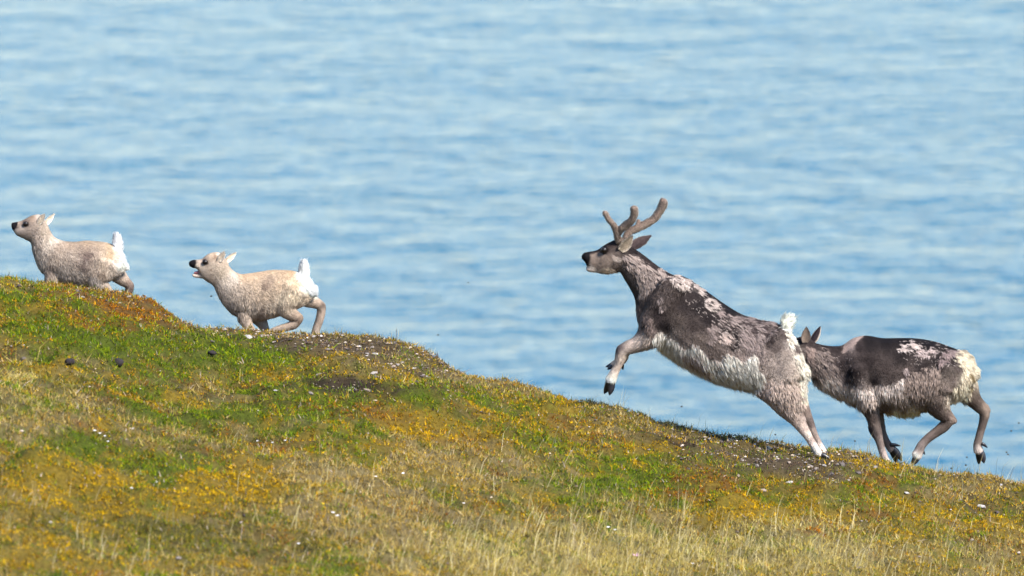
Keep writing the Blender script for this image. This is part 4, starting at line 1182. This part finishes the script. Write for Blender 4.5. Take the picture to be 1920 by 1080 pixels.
# ------------------------------------------------------------------ calf with open mouth
YC = 45.28
A3 = [
    (TB([(425, 492, 402, 538, .042), (435, 506, 411, 558, .05), (450, 514, 423, 575, .07), (468, 513, 440, 590, .09), (488, 510, 466, 599, .10), (508, 507, 493, 599, .105), (528, 507, 516, 594, .105), (545, 508, 538, 587, .10), (562, 512, 557, 579, .085), (576, 520, 574, 570, .06), (586, 532, 586, 558, .03)]), 1),
    (TB([(358, 488.5, 358.5, 501, .020), (363, 487, 362.5, 503, .025), (371, 487, 369.5, 504.5, .030), (379, 485, 377, 518, .035), (387, 478.5, 384, 525, .042), (399, 473.5, 390, 529, .048), (414, 475, 397, 533, .048), (427, 492, 404, 540, .042)]), 1),
    (limb([(388, 515, 8.5, .024), (377, 516.5, 5, .020), (368, 517, 3.8, .016), (362.5, 516, 3.2, .012)], 0), -1),
    (limb([(460, 570, 16, .03, -.045), (459, 596, 13, .032, -.05), (466, 612, 9, .028), (474, 624, 7, .022), (478, 634, 6.5, .02)], -.055), 1),
    (limb([(480, 588, 18, .05), (490, 604, 11, .035), (497, 617, 8, .026), (502, 630, 6.5, .02)], .055), 1),
    (limb([(550, 540, 28, .05), (538, 562, 24, .055), (537, 580, 17, .045), (548, 590, 12, .035), (560, 598, 9.5, .028), (553, 607, 8.5, .024), (538, 613, 7.5, .022), (520, 618, 6.5, .02), (506, 624, 6, .019)], -.06), 1),
    (limb([(565, 548, 20, .05), (578, 563, 13, .04), (594, 569, 10, .03), (602, 575, 9, .027), (602, 586, 8.2, .024), (599, 600, 7.8, .022), (594, 614, 7.6, .021), (591, 626, 8, .022)], .06), 1),
    (limb([(567, 520, 10, .030), (569, 506, 8, .026), (570, 492, 5, .018)], 0), 1),
]
w_, t_, g_ = (226, 218, 210), (186, 164, 136), (178, 164, 150)
coatC = Coat([
    (357, 492, (30, 26, 30), 0), (363, 494, (36, 30, 32), 0), (361, 501, (50, 42, 42), .002), (372, 498, (196, 182, 168), .006), (364, 514, (206, 192, 180), .006), (380, 500, (192, 178, 164), .008), (383, 492, (110, 96, 88), .004), (375, 490, (176, 160, 148), .005), (395, 478, (190, 172, 154), .008), (402, 480, (150, 128, 110), .008),
    (408, 478, (206, 192, 178), .01), (400, 500, (186, 172, 158), .012), (385, 518, (188, 174, 160), .012), (395, 525, (176, 162, 150), .014), (415, 510, (188, 174, 158), .018), (420, 530, (206, 194, 182), .022), (435, 520, (206, 194, 182), .024), (405, 545, (190, 176, 164), .02), (415, 565, (186, 172, 160), .024),
    (455, 515, (196, 174, 150), .02), (470, 512, (198, 176, 152), .02), (490, 508, (200, 178, 154), .02), (510, 506, (192, 172, 148), .02), (530, 506, (188, 166, 142), .02), (548, 510, (184, 160, 132), .02), (556, 530, (192, 174, 150), .022),
    (440, 550, (190, 176, 162), .024), (460, 545, (184, 168, 152), .024), (480, 540, (196, 178, 158), .024), (500, 550, (192, 174, 154), .024), (520, 530, (190, 170, 148), .022), (495, 540, (150, 132, 118), .02), (505, 525, (168, 150, 134), .02), (430, 570, (172, 158, 146), .026), (445, 590, (158, 144, 132), .024), (470, 580, (186, 172, 158), .026),
    (490, 590, (150, 134, 122), .024), (510, 575, (196, 182, 166), .022), (530, 560, (204, 190, 170), .022), (550, 555, (204, 190, 168), .022), (535, 580, (190, 174, 156), .018), (555, 590, (170, 152, 136), .012), (565, 600, (148, 130, 116), .008), (545, 610, (184, 166, 150), .01), (520, 615, (176, 160, 146), .01), (465, 610, (188, 172, 158), .012), (495, 612, (196, 182, 168), .012),
    (570, 496, (236, 229, 220), .032), (565, 515, (238, 232, 226), .032), (580, 530, (240, 234, 228), .03), (585, 550, (232, 224, 214), .024), (575, 560, (206, 190, 170), .016), (592, 568, (180, 162, 146), .009), (605, 570, (110, 96, 88), .007), (608, 565, (190, 176, 164), .007), (600, 590, (180, 162, 148), .007), (592, 618, (186, 170, 156), .007),
], [
    ([(354, 488), (366, 486.5), (368, 493), (364, 503), (356, 502)], (24, 21, 24), 0, 1.5, 1),
    ([(379, 488), (384, 485.5), (391, 490), (390, 496), (383, 496)], (52, 44, 42), .003, 1.5, 1),
    ([(556, 507), (558, 488), (569, 480), (582, 490), (582, 514), (590, 530), (594, 550), (580, 552), (570, 535), (562, 520)], (232, 225, 215), .030, 2.5, 3),
], 0.7, 0.08, gain=(1.12, 1.08, 1.02))
rc = animal('reindeer_calf', 'cream reindeer calf with open mouth running second on the crest', (505, 622), YC, A3, coatC, 80000, 0.0055, 4, 0.0023, streak=0.35, lenmul=0.8, clump=0.4)
rc['category'] = 'reindeer calf'
eye(rc, 384.5, 491.5, .0165, (YC - .038, YC + .038))
ear(rc, (410, 490), (420, 474), .021, YC - .040, YC - .042, (0.1, -1, 0.25), (214, 200, 184), (214, 198, 178), .014, 700, (226, 216, 204))
ear(rc, (422, 491), (441, 475), .020, YC + .03, YC + .06, (0.35, -0.9, -0.1), (210, 196, 180), (234, 216, 192), .012, 800, (230, 220, 208))
st = limb([(381, 510, 3.2, .017), (372, 510.5, 3.0, .016), (365, 511.5, 2.0, .012)], 0)
v, f, _ = loft(st, YC, 3, 10)
link('tongue', mesh_np('tongue', v - np.array(rc.location), f), mouth_mat, rc)
hoof(rc, (591, 625), (587, 634), 5.5, YC + .06, 3, .018, .012)
hoof(rc, (506, 624), (496, 628), 5, YC - .06, 3, .018, .012)
hoof(rc, (478, 633), (474, 641), 5, YC - .055, 3, .018, .012)
hoof(rc, (502, 629), (499, 637), 5, YC + .055, 3, .018, .012)

# ------------------------------------------------------------------ leading calf
YD = 45.6
A4 = [
    (TB([(91, 428, 60, 466, .044), (101, 444, 66, 485, .055), (118, 452, 76, 506, .075), (140, 454, 98, 522, .095), (160, 452, 128, 532, .105), (180, 453, 162, 537, .105), (200, 456, 191, 532, .10), (216, 463, 209, 524, .085), (228, 474, 225, 517, .06), (235, 490, 234, 506, .03)]), 1),
    (TB([(24, 417, 26, 434, .020), (31, 416, 30, 440, .026), (40, 414, 35, 443, .032), (51, 408.5, 42, 446, .040), (63, 403.5, 50, 450, .047), (78, 404.5, 57, 454, .048), (91, 426, 61, 465, .042)]), 1),
    (limb([(100, 495, 16, .03, -.04), (97, 522, 13, .03, -.05), (92, 545, 9, .028), (84, 562, 7, .022), (80, 578, 6.5, .02)], -.055), 1),
    (limb([(118, 515, 20, .05), (122, 538, 13, .035), (118, 556, 8, .026), (112, 574, 6.5, .02)], .055), 1),
    (limb([(196, 490, 30, .05), (186, 513, 26, .055), (184, 530, 18, .045), (196, 542, 12, .035), (205, 552, 9, .028), (194, 561, 8, .024), (178, 569, 7, .022), (166, 577, 6, .019)], -.06), 1),
    (limb([(214, 500, 22, .05), (222, 516, 15, .04), (234, 528, 10.5, .03), (243, 537, 8.5, .027), (240, 549, 8, .024), (232, 562, 7.5, .022), (226, 576, 7, .021)], .06), 1),
    (limb([(218, 470, 10, .030), (220, 456, 8, .026), (219, 442, 5, .018)], 0), 1),
]
coatD = Coat([
    (24, 422, (30, 26, 30), 0), (29, 423, (44, 36, 38), 0), (34, 420, (150, 134, 122), .004), (30, 432, (196, 182, 172), .006), (40, 428, (188, 174, 164), .008), (48, 420, (110, 96, 90), .004), (60, 408, (150, 130, 114), .008), (68, 406, (196, 182, 172), .01), (45, 440, (166, 152, 142), .012), (60, 430, (170, 156, 146), .014), (75, 420, (182, 168, 156), .014),
    (70, 445, (180, 166, 156), .02), (85, 435, (184, 170, 156), .02), (88, 455, (198, 186, 174), .024), (100, 448, (202, 190, 178), .024), (65, 475, (184, 172, 162), .024), (75, 495, (186, 174, 164), .026), (110, 460, (172, 156, 142), .022), (130, 456, (174, 156, 140), .02), (160, 452, (178, 158, 138), .02), (185, 455, (172, 154, 136), .02), (205, 462, (176, 156, 132), .02), (208, 475, (186, 164, 136), .022),
    (100, 480, (166, 152, 140), .024), (130, 480, (172, 158, 146), .024), (155, 490, (170, 156, 146), .024), (92, 505, (150, 136, 126), .024), (120, 510, (180, 168, 158), .026), (145, 515, (178, 166, 156), .026), (160, 480, (128, 112, 104), .018), (155, 498, (130, 116, 108), .018), (175, 475, (164, 148, 136), .02),
    (180, 505, (178, 162, 148), .022), (195, 495, (182, 166, 150), .022), (190, 515, (150, 134, 120), .02), (205, 505, (188, 174, 160), .022), (180, 525, (196, 184, 174), .02), (222, 500, (222, 212, 204), .024), (235, 495, (226, 218, 210), .024), (215, 480, (210, 196, 184), .024),
    (219, 447, (238, 232, 225), .032), (218, 462, (240, 234, 230), .032), (232, 480, (236, 230, 224), .028), (230, 520, (186, 170, 156), .012), (240, 532, (140, 124, 114), .008), (245, 540, (120, 104, 98), .007),
], [
    ([(20, 416), (33, 415.5), (33, 423), (28, 431), (21, 431)], (24, 21, 24), 0, 1.5, 1),
    ([(43, 416), (48, 414), (54, 418), (53, 425), (46, 425)], (52, 44, 42), .003, 1.5, 1),
    ([(207, 456), (208, 440), (216, 428), (228, 434), (232, 450), (233, 466), (239, 484), (228, 490), (220, 474), (214, 464)], (236, 230, 222), .030, 2.5, 3),
    ([(150, 500), (152, 484), (162, 474), (176, 472), (172, 480), (160, 486), (157, 500)], (128, 112, 106), .02, 2, 4),
], 0.7, 0.08, gain=(1.12, 1.08, 1.02))
rd = animal('reindeer_calf', 'greyish cream reindeer calf leading at the far left with legs hidden', (150, 580), YD, A4, coatD, 80000, 0.0055, 4, 0.0023, streak=0.35, lenmul=0.8, clump=0.4)
rd['category'] = 'reindeer calf'
eye(rd, 48, 420, .0165, (YD - .038, YD + .038))
ear(rd, (72, 420), (82, 403), .021, YD - .040, YD - .042, (0.1, -1, 0.25), (214, 200, 184), (214, 198, 178), .014, 700, (226, 216, 204))
ear(rd, (84, 421), (100, 403), .020, YD + .03, YD + .06, (0.35, -0.9, -0.1), (210, 196, 180), (234, 218, 196), .012, 800, (230, 220, 208))
for bx, by, dy in ((80, 577, -.055), (112, 573, .055), (166, 576, -.06), (226, 575, .06)):
    hoof(rd, (bx, by), (bx - 5, by + 9), 5, YD + dy, 3, .018, .012)
